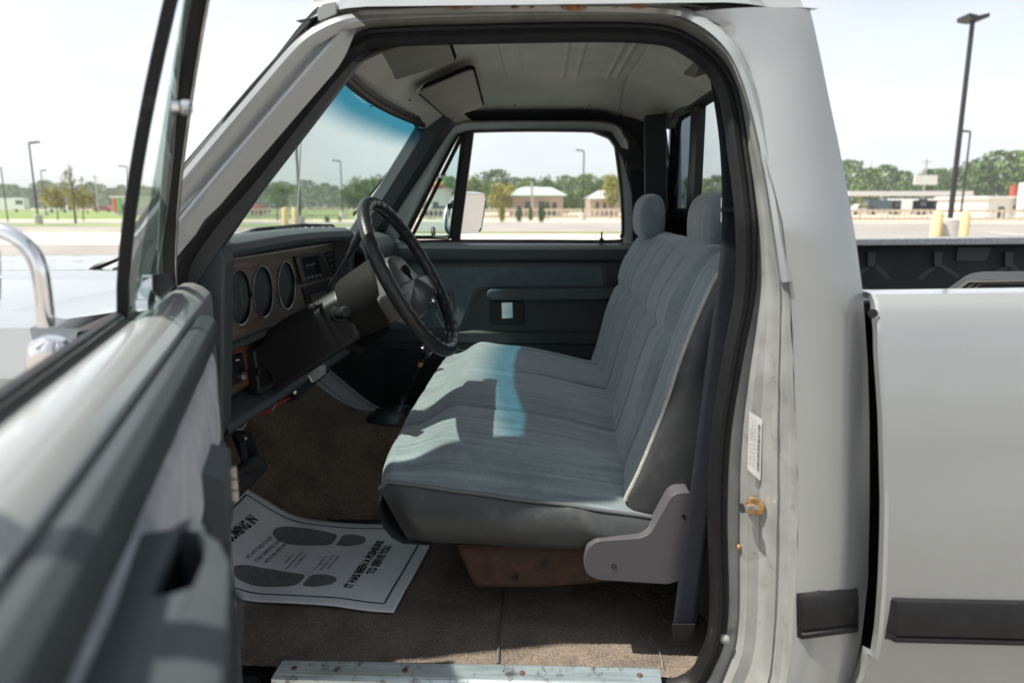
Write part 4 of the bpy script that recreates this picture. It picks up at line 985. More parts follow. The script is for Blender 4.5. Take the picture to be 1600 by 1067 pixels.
# armrest with pull pocket
s0_, z0_ = DA_(372, 850, .192)
print('armrest', s0_, z0_)
def sn(p): q = p - HO; return (q.dot(dd_), q.dot(dn_))
hole_ = [sn(WZ(u, v, z0_ + .012)) for u, v in ((288, 822), (306, 817), (318, 824), (322, 850), (318, 880), (300, 922), (268, 938), (236, 944), (250, 905), (270, 862))]
S0, S1 = s0_, s0_ + .50
out_ = [(S0, .1295), (S0 - .002, .150), (S0 + .002, .168), (S0 + .014, .181), (S0 + .04, .189), (S0 + .12, .192), (S0 + .30, .192), (S1 - .03, .190), (S1, .176), (S1, .1295)]
def atop(n_): return z0_ + .017 - .012 * max(0, (n_ - .150) / .042) ** 2
hole_ = [(a_, max(.133, min(.178, b_))) for a_, b_ in hole_]
g = G(); g.holed(out_, [hole_], lambda a_, b_: D3(a_, b_, atop(b_)))
g.grid([[D3(a_, b_, atop(b_)) for a_, b_ in out_], [D3(a_, b_ - .003 * (b_ > .14), z0_ - .10) for a_, b_ in out_], [D3(a_, .129 + (b_ - .129) * .75, z0_ - .17) for a_, b_ in out_], [D3(a_, .129 + (b_ - .129) * .1, z0_ - .21) for a_, b_ in out_]], True)
g.grid([[D3(a_, b_, atop(b_)) for a_, b_ in hole_], [D3(a_, b_, z0_ - .05) for a_, b_ in hole_]], True); g.poly([D3(a_, b_, z0_ - .05) for a_, b_ in hole_])
arm = g.build('armrest', 'vinyl_grey', tr, bevel=.004, seg=3)
g = G(); c_ = Vector((sum(a_ for a_, b_ in hole_), sum(b_ for a_, b_ in hole_))) / len(hole_)
inn = [Vector(q_) * .985 + c_ * .015 for q_ in hole_]
g.grid([[D3(q_[0], q_[1], z0_ + .006) for q_ in inn], [D3(q_[0], q_[1], z0_ - .048) for q_ in inn]], True); g.poly([D3(q_[0], q_[1], z0_ - .048) for q_ in inn]); g.build('pull_pocket', 'rubber_matte', arm)
g = G(); g.tube([D3(S0 + .002, .176, z0_ - .02), D3(S0 + .03, .193, z0_ - .026), D3(S0 + .25, .1945, z0_ - .03), D3(S1 - .03, .193, z0_ - .03)], .0022, 6); g.build('armrest_bead', 'vinyl_pad', arm)
dex('carpet_strip', [(.129, z0_ - .215), (.137, z0_ - .222), (.139, z0_ - .40), (.129, z0_ - .42)], S0 - .3, SE, 'carpet', tr, True)
# window frame : division bar, front leg, roof channel
def fr(name, a, b, n0, n1, w0, w1, m, parent, depth=.022, **k):
    """bar between door points a=(s,z) b=(s,z) on the leaning frame"""
    g = G(); rows = []
    for t in [i / 10 for i in range(11)]:
        s = a[0] + (b[0] - a[0]) * t; z = a[1] + (b[1] - a[1]) * t; n = n0 + (n1 - n0) * t ** 1.35; hw = w0 + (w1 - w0) * t
        rows.append([D3(s - hw, n, z), D3(s - hw, n + depth, z), D3(s + hw, n + depth, z), D3(s + hw, n, z)])
    g.grid(rows, True); return g.build(name, m, parent, bevel=.003, **k)
nb, ntp = .022, .150
fm = fr('division_bar', (.395, -.150), (.470, .325), nb, ntp, .009, .010, 'rubber', ddr, .014)
ff = fr('window_frame', (.065, -.165), (.393, .325), nb + .012, ntp + .012, .013, .015, 'rubber', ddr, .020)
fr('frame_face', (.040, -.168), (.368, .325), nb - .0, ntp - .0, .010, .010, 'paint', ff, .026)
fr('frame_chrome', (.082, -.150), (.412, .325), nb + .033, ntp + .033, .0028, .0028, 'steel', ff, .003)
g = G(); g.tube(cr([D3(.405, .15, .30), D3(.46, .155, .352), D3(.60, .158, .36), D3(.9, .155, .36), D3(1.0, .15, .33), D3(1.05, .09, .10), D3(1.06, .03, -.14)], 6), .018, 8); g.build('window_frame', 'rubber', ddr)
# vent pane and its latch
g = G(); g.poly([D3(.13, .036, -.150), D3(.385, .036, -.150), D3(.458, .155, .30), D3(.42, .155, .30)]); g.build('vent_pane', 'glass_vent', ddr)
g = G(); kx = DP(281, 168, .135); g.lathe(kx, dn_, [(-.006, .004), (0, .005), (.003, .0085), (.010, .0085), (.013, .004), (.0135, 0)], 16); g.lathe(kx, -dn_, [(0, .007), (.008, .009), (.009, 0)], 14); g.build('vent_stay_knob', 'chrome', ddr)
lk = DP(238, 448, .060)
g = G(); g.slab(rcorner([DP(222, 430, .055), DP(252, 426, .055), DP(262, 445, .055), DP(240, 470, .055), DP(222, 455, .055)], .004), dn_ * .012); g.build('vent_latch', 'chrome', ddr, bevel=.003); g = G(); g.slab(rcorner([DP(212, 470, .052), DP(223, 432, .052), DP(232, 436, .052), DP(222, 486, .052), DP(212, 486, .052)], .004), dn_ * .014)
g.build('vent_latch', 'chrome', ddr, bevel=.003)
# near mirror : chrome tube arm and mount
g = G(); pth = [W(-60, 352, .80), W(-20, 356, .80), W(15, 366, .80), W(42, 385, .80), W(58, 412, .80), W(66, 450, .80), W(73, 510, .80)]
g.tube(cr(pth, 6), .0095, 14); marm = g.build('mirror_arm', 'chrome', ddr)
g = G(); c = W(82, 546, .80); g.lathe(c, (.25, 0, 1), [(-.035, .0), (-.035, .024), (-.012, .026), (.004, .024), (.014, .012), (.015, 0)], 24); g.tube([c + Vector((0, 0, -.012)), c + Vector((.06, .01, -.020))], .013, 10); g.build('mirror_mount', 'chrome', marm)
g = G(); o_ = rcorner([W(-70, 380, .78), W(2, 384, .78), W(4, 400, .78), W(4, 470, .78), W(-2, 490, .78), W(-70, 495, .78)], .01); g.slab(o_, (0, -.03, 0)); g.build('mirror_head', 'mirror_glass', marm, bevel=.006)
# ---- hood, cowl, fenders, wipers
g = G(); rows = []
for i in range(30):
    x = -.84 - 1.64 * i / 29; row = []
    for j in range(31):
        y = 1.175 + 1.90 * j / 30; q = abs(y - YC) / .95
        z = -.172 - .055 * q ** 2.2 - .012 * (i / 29) - (.05 if i == 29 else 0) - .10 * max(0, (q - .93) / .07) ** 2
        z += .010 * math.exp(-((abs(y - YC) - .30) / .05) ** 2)
        row.append(Vector((x, y, z)))
    rows.append(row)
g.grid(rows); g.build('hood', 'paint_white', T)
for side in (0, 1):
    g = G(); f = (lambda p: mir(p)) if side else (lambda p: p)
    g.grid([[f(Vector((x, y, z))) for y, z in ((1.177, -.30), (1.172, -.36), (1.165, -.5), (1.16, -.7), (1.18, -1.0))] for x in (-.86, -1.5, -2.48)]); g.build('fender', 'paint_white', T)
g = G(); g.grid([[Vector((x, y, z)) for y in (1.22, 1.6, 2.1, 2.6, 3.03)] for x, z in ((-.74, -.185), (-.85, -.20), (-.95, -.185))]); g.build('cowl', 'paint_white', T)
g = G()
for k in range(26): g.box((-.88 , 2.02 + k * .030, -.176), (.11, .012, .006))
g.build('cowl_grille', 'black_plastic', T)
for pts, nm in (([(128, 432, 1.95), (150, 418, 1.95), (190, 402, 1.98), (235, 392, 2.02)], 0), ([(330, 383, 2.05), (400, 360, 2.35), (470, 352, 2.5), (520, 352, 2.6)], 1)):
    g = G(); P = [W(*q) for q in pts]; g.tube(P, [.010, .014, .010, .006], 8, flat=.6); wq = g.build('wiper', 'black_plastic', T)
    g = G()
    if nm == 0: g.tube(cr([W(40, 475, 1.85), W(80, 462, 1.88), (W(130, 436, 1.93))], 4), .004, 6); g.lathe(W(186, 430, 1.90), (0, 0, 1), [(-.02, .03), (0, .026), (.02, .012), (.024, 0)], 14)
    else:
        for k in range(9): g.tube([W(440 + k * 9, 360 - abs(4 - k) * .6, 2.45), W(450 + k * 9, 352 + (k % 3), 2.55)], .004, 5)
    g.build('wiper_blade', 'rubber', wq)
# antenna
g = G(); g.tube([W(464, 352, 3.0), W(468, 270, 3.0), W(472, 180, 3.0), W(474, 150, 3.0)], [.004, .003, .002, .002], 6); g.build('antenna', 'steel', T)
# ---- bed
def bedY(z): 
    pts = [(-.15, 1.235), (-.168, 1.212), (-.20, 1.196), (-.35, 1.172), (-.52, 1.160), (-.68, 1.160), (-.77, 1.165), (-.80, 1.170), (-.812, 1.20), (-.9, 1.225), (-1.1, 1.25)]
    for a, b in zip(pts, pts[1:]):
        if a[0] >= z >= b[0]: t = (z - a[0]) / (b[0] - a[0]); return a[1] + (b[1] - a[1]) * t
    return 1.25
fe = [(1373, 474, 1.21), (1373, 486, 1.2), (1378, 560, 1.18), (1384, 680, 1.165), (1385, 800, 1.16), (1382, 900, 1.16), (1372, 1000, 1.17), (1352, 1067, 1.2), (1325, 1120, 1.22)]
FE = [W(*p) for p in fe]
for side in (0, 1):
    f = (lambda p: mir(p)) if side else (lambda p: p)
    g = G(); rows = []
    zs = [-.150, -.154, -.160, -.168, -.178, -.19, -.21, -.25, -.3, -.35, -.4, -.45, -.5, -.55, -.6, -.65, -.7, -.75, -.79, -.80, -.806, -.812, -.83, -.87, -.95, -1.05]
    for z in zs:
        e = interp(FE, z).x; rows.append([f(Vector((e + .003, bedY(z) + .03, z))), f(Vector((e, bedY(z) + .006, z))), f(Vector((e + .004, bedY(z), z)))] + [f(Vector((x, bedY(z) + (.0032 * noise.noise(Vector((x * 2.2, z * 3, 7))) + .0022 * math.exp(-((z + .46 - .22 * (x - .7)) / .035) ** 2)) * (-.19 > z > -.66), z + (.02 * (x - .6) if z > -.3 else 0)))) for x in [.64 + .03 * q for q in range(20)] + [1.4, 1.8, 2.2, 2.9]])
    rows.insert(0, [f(Vector((e_.x, 1.30, -.150 + .02 * max(0, e_.x - .6)))) for e_ in rows[0]])
    g.grid(rows); g.build('bed_side', 'paint_white', T)
    # moulding
    g = G(); z0, z1 = W(1395, 932, 1.16).z, W(1395, 1000, 1.16).z; x0 = W(1393, 960, 1.15).x
    prof = [(0, 0), (.006, -.004), (.012, -.0105), (.014, -.012)]
    rows = []
    for x, k in ((x0, 0), (x0 + .010, 1), (2.8, 1)):
        rows.append([f(Vector((x, bedY(-.7) + .002 - k * b_, z0 + (z1 - z0) * a_))) for a_, b_ in ((0, 0), (.06, .010), (.22, .017), (.78, .017), (.82, .013), (.86, .018), (.95, .016), (1, 0))])
    g.grid(rows); g.poly(rows[0]); g.build('side_moulding', 'rubber', T)
    g = G(); rows = []
    for u, k in ((1243, 0), (1250, 1), (1280, 1), (1310, 1), (1337, 1), (1343, 0)):
        base = interp(Dq, -.7).lerp(interp(E3, -.7), (u - 1241) / 112); yb_ = base.y - .026 * math.sin(math.pi * min(1, (u - 1241) / 112 * .86)) ** .9
        a_, b_ = W(u, 926 - (u - 1243) * .14, yb_), W(u, 998 - (u - 1243) * .13, yb_)
        rows.append([f(a_.lerp(b_, q) + Vector((0, .003 - k * d_, 0))) for q, d_ in ((0, 0), (.08, .010), (.25, .015), (.74, .015), (.79, .011), (.84, .016), (.95, .013), (1, 0))])
    g.grid(rows); g.poly(rows[0]); g.poly(rows[-1]); g.build('side_moulding', 'rubber', T)
# bed front, matte black slab standing in for the shade between cab and bed
g = G(); g.slab([Vector((.575, 1.30, -.17)), Vector((.575, 2.95, -.17)), Vector((.60, 2.95, -1.1)), Vector((.60, 1.30, -1.1))], (.03, 0, 0)); g.build('bed_front', 'black_plastic', T)
g = G(); g.slab([W(1352, 478, 1.30), W(1372, 478, 1.30), W(1392, 700, 1.30), W(1386, 950, 1.30), W(1330, 1150, 1.30), W(1300, 1150, 1.30), W(1345, 950, 1.30), W(1350, 700, 1.30)], (0, .02, 0)); g.build('gap_shade', 'rubber_matte', T)
g = G(); g.slab(rcorner([W(1340, 448, 1.50), W(1388, 458, 1.50), W(1412, 466, 1.40), W(1410, 474, 1.28), W(1372, 473, 1.26), W(1342, 474, 1.28)], .004), (0, 0, -.02)); g.build('stake_bracket', 'liner', T, bevel=.003)
g = G(); g.lathe(W(1364, 490, 1.205), (-.3, -1, 0), [(0, .008), (.001, .008), (.001, 0)], 14); g.build('bed_hole', 'black_gloss', T)
# bed liner: far wall with pressed pattern, rail cap
g = G()
yl = 3.02
g.grid([[Vector((x, y, z)) for x in (.62, 1.5, 2.9)] for y, z in ((3.10, -.155), (yl + .01, -.158), (yl, -.17), (yl - .01, -.5), (yl - .02, -.62), (1.35, -.62), (1.33, -.25), (1.30, -.2))])
ln = g.build('bed_liner', 'liner', T, auto=30)
g = G()
def rib(px, w_=.009):
    for a, b in zip(px, px[1:]):
        p, q = W(*a, yl - .004), W(*b, yl - .004); d = (q - p).normalized(); nn = Vector((-d.z, 0, d.x)) * w_
        g.slab([p - d * .004 - nn, q + d * .004 - nn, q + d * .004 + nn, p - d * .004 + nn], (0, .012, 0))
for k, u0 in enumerate((1363, 1467, 1578)):
    g.slab(rcorner([W(u0 - 7, 394, yl - .02), W(u0 + 6, 394, yl - .02), W(u0 + 4, 417, yl - .02), W(u0 - 7, 417, yl - .02)], .004), (0, .02, 0))
rib([(1340, 430), (1357, 417)]); rib([(1370, 417), (1392, 439), (1432, 439), (1460, 417)]); rib([(1472, 416), (1500, 434), (1548, 434), (1572, 417)]); rib([(1582, 417), (1600, 434), (1640, 440)])
g.slab(rcorner([W(1497, 386, yl - .012), W(1550, 386, yl - .012), W(1540, 408, yl - .012), W(1494, 408, yl - .012)], .004), (0, .012, 0))
mat('liner_edge', (.05, .053, .057), .6); g.build('liner_rib', 'liner_edge', ln, bevel=.003)
mat('galvanised', (.30, .31, .32), .6, .4, 90, .15, bump=.4, bump_s=300)
g = G(); g.slab([W(1300, 373.5, 2.93), W(1700, 369, 2.93), W(1700, 382, 2.93), W(1300, 385, 2.93)], (0, .10, 0)); g.build('rail_cap', 'galvanised', T, bevel=.006)
g = G(); g.slab(rcorner([W(1440, 490, 2.0), W(1508, 442, 2.0), (W(1530, 437, 2.0)), W(1700, 436, 2.0), W(1700, 500, 2.0), W(1430, 500, 2.0)], .02), (.15, .25, .0)); wb = g.build('wheel_arch', 'liner', ln, bevel=.02, seg=3)
mat('liner_warm', (.06, .052, .047), .6)
g = G()
for k in range(3): g.tube([W(1452 + k * 13, 486, 1.985), W(1512 + k * 10, 441 + k, 1.985), W(1700, 438 + k * 3, 1.985)], .005, 4)
g.build('arch_rib', 'liner_warm', wb)
# =================================================================== things lying in the truck
def paper_mat(name, label, org, ex, ey, wx, wy_, zfun, texts, feet=True, lines=True):
    """org world xy of the mat's origin; ex 'reading' direction along y, ey 'up the page'"""
    def P3(a, b, h=0):
        q = Vector((org[0] + ex[0] * a + ey[0] * b, org[1] + ex[1] * a + ey[1] * b)); return Vector((q.x, q.y, zfun(q.x, q.y, a, b) + h))
    g = G(); g.grid([[P3(wx * i / 40, wy_ * j / 60) for j in range(61)] for i in range(41)])
    o = g.build(name, 'paper', None, solid=.0006, auto=180); tag(o, label, 'floor mat', 'paper floor mats')
    g = G(); lw = .0048; mg = .035
    def strip(p, q, n=50):
        d = (Vector(q) - Vector(p)).normalized(); nn = Vector((-d.y, d.x)) * lw / 2
        g.grid([[P3(*(Vector(p).lerp(Vector(q), i / n) + nn), .0012), P3(*(Vector(p).lerp(Vector(q), i / n) - nn), .0012)] for i in range(n + 1)])
    c = [(mg, mg), (wx - mg, mg), (wx - mg, wy_ - mg), (mg, wy_ - mg)]
    for i in range(4): strip(c[i], c[(i + 1) % 4])
    for (s, x, y, size, bold, sx) in texts:
        vs, fs = text_mesh(s, size, bold, sx)
        g.add([P3(x + a, y + b, .0013) for a, b in vs], fs)
    g.build('printed_text', 'ink', o, smooth=False)
    if feet:
        g = G()
        mat('halftone', (.10, .10, .105), .8, 0, 420, .6, col2=(.28, .28, .285), detail=1)
        def foot(cx, cy, k, mirror_=1, heel=True):
            sole = [(-.030, .0), (.030, .0), (.040, .06), (.046, .12), (.038, .17), (.012, .195), (-.018, .19), (-.040, .16), (-.046, .11), (-.040, .05)]
            hl_ = [(-.030, -.012), (.030, -.012), (.034, -.05), (.020, -.088), (0, -.097), (-.020, -.088), (-.034, -.05)]
            for L in (sole, hl_):
                g = G()
                pts = rcorner([(a, b, 0) for a, b in L], .02 if L is sole else .012, 3)
                tri = tessellate_polygon([[Vector((p.x, p.y, 0)) for p in pts]])
                # finely cut so that it follows the paper
                bm = bmesh.new(); vv = [bm.verts.new((cx + mirror_ * p.x * k, cy + p.y * k, 0)) for p in pts]
                for t in tri: bm.faces.new([vv[q] for q in t])
                bmesh.ops.subdivide_edges(bm, edges=bm.edges[:], cuts=3, use_grid_fill=True)
                bm.verts.ensure_lookup_table(); bm.verts.index_update()
                g.add([P3(v.co.x, v.co.y, .0012) for v in bm.verts], [tuple(q.index for q in f.verts) for f in bm.faces]); bm.free(); g.build('footprint', 'halftone', o, smooth=False)
        foot(.112, .288, 1.0); foot(.352, .292, 1.0, -1)
    return o, P3
def z_driver(x, y, a, b):
    z = fz(x, y) + .010
    z = max(z, -.987) + .006 * math.sin(b * 9 + a * 4) * sm(b / .2) + .003 * noise.noise(Vector((x * 8, y * 8, 2)))
    z += .05 * sm((b - .44) / .2) * sm(a / .3) * 0
    if a > .33: z += .012 * sm((a - .33) / .1)
    return z
T_ = [('IT HAS BEEN A PLEASURE', .084, .140, .031, .0017, .77), ('TO SERVE YOU', .165, .108, .031, .0017, .77),
      ('A customer is', .195, .374, .0125, .0001, .8), ('the most important person', .165, .356, .0125, .0001, .8), ('in the world to us.', .182, .338, .0125, .0001, .8),
      ('Your suggestions for', .170, .276, .0125, .0001, .8), ('improving our service', .170, .258, .0125, .0001, .8), ('are always welcome.', .175, .240, .0125, .0001, .8),
      ('WE HAVE TRIED TO KEEP', .170, .470, .0165, .0001, .78), ('YOUR CARPETING CLEAN', .172, .446, .0165, .0001, .78), ('WITH THIS PAPER MAT', .180, .422, .0165, .0001, .78),
      ('FOR COMING IN', .130, .535, .038, .0019, .78), ('.', .235, .392, .03, .001, 1), ('.', .240, .292, .03, .001, 1)]
br = WZ(615, 957, -.985); tr_ = WZ(659, 822, -.985)
exv = (Vector((tr_.x - br.x, tr_.y - br.y))).normalized(); exv = Matrix.Rotation(R(-7), 2) @ exv; eyv = Vector((-exv.y, exv.x)); wx_ = .455
print('mat', br, tr_, exv)
pm_, P3m = paper_mat('paper_floor_mat', 'white paper floor mat with two grey footprints on the driver floor', (br.x, br.y), exv, eyv, wx_, .64, z_driver, T_)
pf = W(575, 650, 2.70)
def z_pass(x, y, a, b): return max(-.99, -.985 + max(0, -.62 - x) * .9) + .004
pm2, _ = paper_mat('paper_floor_mat', 'white paper floor mat on the passenger side beyond the gear lever', (-.62, 2.60), Vector((.0, 1)), Vector((-1, 0)), .195, .34, lambda x, y, a, b: fz(x, y) + .008, [], feet=False)
# =================================================================== surroundings
def stru(o): o['kind'] = 'structure'; return o
def sheet(name, x0, x1, y0, y1, z, m, n=1):
    g = G(); g.poly([Vector((x0, y0, z)), Vector((x1, y0, z)), Vector((x1, y1, z)), Vector((x0, y1, z))]); return stru(g.build(name, m, None, smooth=False))
sheet('ground', -1500, 1500, -400, 2000, GZ - .02, 'sand')
sheet('car_park', -300, 300, -200, 27, GZ, 'asphalt')
sheet('concrete_path', -300, 14, 27, 38.5, GZ + .004, 'concrete')
sheet('road', -300, 14, 38.5, 64, GZ + .004, 'asphalt')
sheet('car_park', 14, 300, 27, 62, GZ + .004, 'asphalt')
sheet('grass_verge', -300, -14, 50, 56, GZ + .012, 'grass')
sheet('grass_verge', -8, 14, 37.6, 39, GZ + .012, 'grass')
sheet('meadow', -400, -18, 76, 210, GZ + .002, 'grass')
sheet('meadow', -18, 400, 150, 700, GZ + .003, 'grass')
for k in range(9):
    x = 20 + k * 3.2
    g = G(); g.poly([Vector((x, 33, GZ + .010)), Vector((x + .14, 33, GZ + .010)), Vector((x + 2.3, 42, GZ + .010)), Vector((x + 2.16, 42, GZ + .010))]); stru(g.build('parking_line', 'line_paint', None, smooth=False))
g = G(); g.slab([Vector((-300, 38.4, GZ)), Vector((14, 38.4, GZ)), Vector((14, 38.6, GZ)), Vector((-300, 38.6, GZ))], (0, 0, .12)); stru(g.build('kerb', 'concrete', None, smooth=False))
def gp_(u, D, dz=0):
    """ground point in the direction of photo column u, D metres out"""
    r = ray(u, 320); return Vector((r.x / r.y * D, D, GZ + dz))
def hz_(v, D): r = ray(800, v); return r.z / r.y * D      # height at distance
def copytree(o, parent=None):
    c = o.copy(); COL.objects.link(c)
    if parent is not None: c.parent = parent
    for ch in o.children: copytree(ch, c)
    return c
# --- lamp posts
def lamp_post(u, D, vtop, label, double=False, base=True, arm=-1):
    p = gp_(u, D); H = hz_(vtop, D) - GZ
    t = empty('lamp_post', p, label, 'lamp post', 'parking lot lamp posts')
    rr = .0095 * H
    g = G(); g.tube([p + Vector((0, 0, .7 if base else 0)), p + Vector((0, 0, H))], [rr * 1.25, rr], 10); g.build('pole', 'pole_black', t)
    if base: g = G(); g.lathe(p, (0, 0, 1), [(0, .32), (.72, .32), (.76, .29), (.76, 0)], 20); g.build('concrete_base', 'pole_base', t)
    for s_ in ((-1, 1) if double else (arm,)):
        g = G(); g.slab([p + Vector((s_ * (.05), -.15, H - .02)), p + Vector((s_ * .80, -.17, H + .06)), p + Vector((s_ * .80, .17, H + .06)), p + Vector((s_ * .05, .15, H - .02))] if not double else [p + Vector((s_ * .02, -.32, H - .08)), p + Vector((s_ * .30, -.34, H - .02)), p + Vector((s_ * .30, .34, H - .02)), p + Vector((s_ * .02, .32, H - .08))], (0, 0, .12)); g.build('lamp_head', 'pole_black', t)
    return t
lamp_post(57, 56, 222, 'black lamp post on round concrete base left of the young tree', arm=1)
lamp_post(70, 100, 266, 'short distant lamp post just right of the left black post', arm=1)
lamp_post(9, 62, 262, 'plain black post at the far left edge', base=False)
lamp_post(204, 75, 260, 'grey lamp post partly behind the open door frame')
lamp_post(535, 75, 252, 'lamp post seen through the windshield beside round trees')
lamp_post(911, 72, 237, 'lamp post seen through the right part of the passenger window')
lamp_post(1487, 24, 38, 'tall black double-headed lamp post between two yellow bollards', double=True)
lamp_post(1503, 55, 210, 'thin black lamp post behind the tall double-headed one', double=False)
lamp_post(468, 50, 170, 'dark post seen behind the antenna through the windshield', base=True)
for u, lab in ((1467, 'yellow bollard left of the tall lamp post base'), (1510, 'yellow bollard right of the tall lamp post base')):
    p = gp_(u, 23); g = G(); g.lathe(p, (0, 0, 1), [(0, .16), (1.18, .16), (1.28, .12), (1.32, 0)], 16); o = g.build('bollard', 'yellow_post', None); tag(o, lab, 'bollard', 'yellow bollards')
p = gp_(1488, 23.3); g = G(); g.lathe(p, (0, 0, 1), [(0, .36), (1.05, .36), (1.08, .33), (1.08, 0)], 20); tag(g.build('concrete_pier', 'pole_base', None), 'grey concrete pier under the tall lamp post between the bollards', 'pier')
for u, lab in ((444, 'yellow bollard in the grass left of the antenna'), (460, 'yellow bollard just left of the post behind the antenna')):
    p = gp_(u, 48); g = G(); g.lathe(p, (0, 0, 1), [(0, .2), (1.2, .2), (1.3, .15), (1.33, 0)], 12); o = g.build('bollard', 'yellow_post', None); tag(o, lab, 'bollard', 'yellow bollards')
# --- trees
def crown_mesh(seed, r=1, h=1, n=900, leaf=.10, pointed=False):
    rng = random.Random(seed); blobs = []
    for k in range(16):
        a = rng.uniform(0, 6.283); rr = rng.uniform(0, .62) * r; z = rng.uniform(.22, .86) * h
        if pointed: rr *= (1 - z / h) * 1.0; br = .34 * (1.08 - z / h)
        else: br = rng.uniform(.20, .36) * (1 - .35 * abs(z / h - .5))
        blobs.append((rr * math.cos(a), rr * math.sin(a), z, br))
    vs, fs = [], []
    for k in range(n):
        bx_, by_, bz_, br = rng.choice(blobs)
        d = Vector((rng.gauss(0, 1), rng.gauss(0, 1), rng.gauss(0, 1))).normalized() * br * rng.uniform(.2, 1.1)
        c = Vector((bx_, by_, bz_)) + Vector((d.x, d.y, d.z * (.8 if not pointed else 1.2)))
        q = Vector((rng.gauss(0, 1), rng.gauss(0, 1), rng.gauss(0, 1))).normalized(); a = q.orthogonal().normalized() * leaf * rng.uniform(.5, 1.3); b = q.cross(a)
        i = len(vs); vs += [c - a, c + b * .6, c + a, c - b * .6]; fs.append((i, i + 1, i + 2, i + 3))
    return me_of(vs, fs)
CROWN = [crown_mesh(s, n=2600, leaf=.045) for s in (1, 2, 3)]; SHRUB = crown_mesh(9, .5, 1, 900, .06, True); SPARSE = crown_mesh(12, n=260, leaf=.055)
for me, nm in ((CROWN[0], 'a'),): pass
def tree(u, D, vtop, wpx, label, cat='tree', leaf='leaf_green', kind=0, low=.3, group='trees around the car park', name='tree'):
    p = gp_(u, D); H = hz_(vtop, D) - GZ; wd = wpx / FPX * D
    t = empty(name, p, label, cat, group)
    me = (CROWN[kind] if kind < 3 else (SHRUB if kind == 3 else SPARSE)).copy(); me.materials.clear()
    c = link('crown', me, leaf, None, smooth=False); wk = .75 if kind == 3 else 1.15; c.scale = (wd / wk, wd / wk, H * (1 - low) / 1.0); c.location = (0, 0, H * low - .12 * H * (1 - low)); c.rotation_euler = (0, 0, u * 1.7); c.parent = t
    g = G(); g.tube([Vector((0, 0, 0)), Vector((.01 * H, 0, H * .4)), Vector((0, .01 * H, H * .85))], [.018 * H, .013 * H, .004 * H], 7)
    for k in range(4): a = k * 1.7; g.tube([Vector((0, 0, H * (.35 + .1 * k))), Vector((wd * .25 * math.cos(a), wd * .25 * math.sin(a), H * (.55 + .1 * k)))], [.008 * H, .002 * H], 5)
    o = g.build('trunk', 'bark', None); o.parent = t
    return t
TL = [(115, 58, 238, 34, 'thin young tree with sparse yellow-green leaves standing alone on the left', 'leaf_yellow', 4, .15),
      (88, 70, 285, 36, 'low yellowish tree left of the thin young tree', 'leaf_yellow', 0, .3),
      (128, 66, 288, 30, 'small yellowish tree behind the thin young tree', 'leaf_yellow', 1, .3),
      (432, 70, 281, 46, 'small round tree left of the antenna behind the windshield', 'leaf_green', 0, .35),
      (552, 140, 275, 60, 'bushy tree behind the lamp post in the windshield', 'leaf_green', 1, .1),
      (583, 130, 268, 50, 'taller tree above the steering wheel left side', 'leaf_green', 2, .1),
      (620, 120, 266, 56, 'tall tree above the steering wheel beside the far pillar', 'leaf_green', 0, .1),
      (700, 110, 270, 46, 'tree behind the passenger vent window', 'leaf_green', 1, .15),
      (741, 110, 268, 48, 'tree right of the division bar in the passenger window', 'leaf_green', 2, .15),
      (786, 90, 278, 38, 'yellow-green tree left of the tan building', 'leaf_yellow', 0, .15),
      (822, 110, 274, 34, 'open green tree behind the tan building roof', 'leaf_green', 1, .2),
      (852, 120, 270, 52, 'large round dark tree behind the tan building', 'leaf_dark', 2, .2),
      (892, 105, 292, 40, 'low green tree right of the tan building', 'leaf_green', 0, .1),
      (918, 130, 267, 44, 'dark tree behind the lamp post in the passenger window', 'leaf_dark', 1, .15),
      (955, 80, 266, 44, 'yellowish tree at the right edge of the passenger window', 'leaf_yellow', 2, .25),
      (1345, 90, 300, 18, 'small pale sapling beside the cab corner', 'leaf_yellow', 4, .1)]
for (u, D, vt, wp_, lab, lf, k, low) in TL: tree(u, D, vt, wp_, lab, leaf=lf, kind=k, low=low)
for (u, D, vt, wp_, lab, lf) in ((784, 66, 308, 17, 'yellow-green cone shrub leftmost in front of the tan building', 'leaf_yellow'), (811, 66, 314, 16, 'dark cone shrub second from left before the tan building', 'leaf_pine'), (829, 70, 317, 13, 'smallest cone shrub between two larger ones', 'leaf_pine'), (846, 64, 312, 17, 'largest green cone shrub at the right of its row', 'leaf_pine'), (855, 78, 308, 18, 'green cone shrub half behind the rightmost one', 'leaf_pine'), (510, 62, 335, 13, 'low green shrub left of the steering wheel top', 'leaf_green'), (530, 66, 336, 8, 'tiny green shrub at the foot of the windshield lamp post', 'leaf_green')):
    tree(u, D, vt, wp_, lab, 'shrub', lf, 3, .02, 'cone shrubs by the fence', 'shrub')
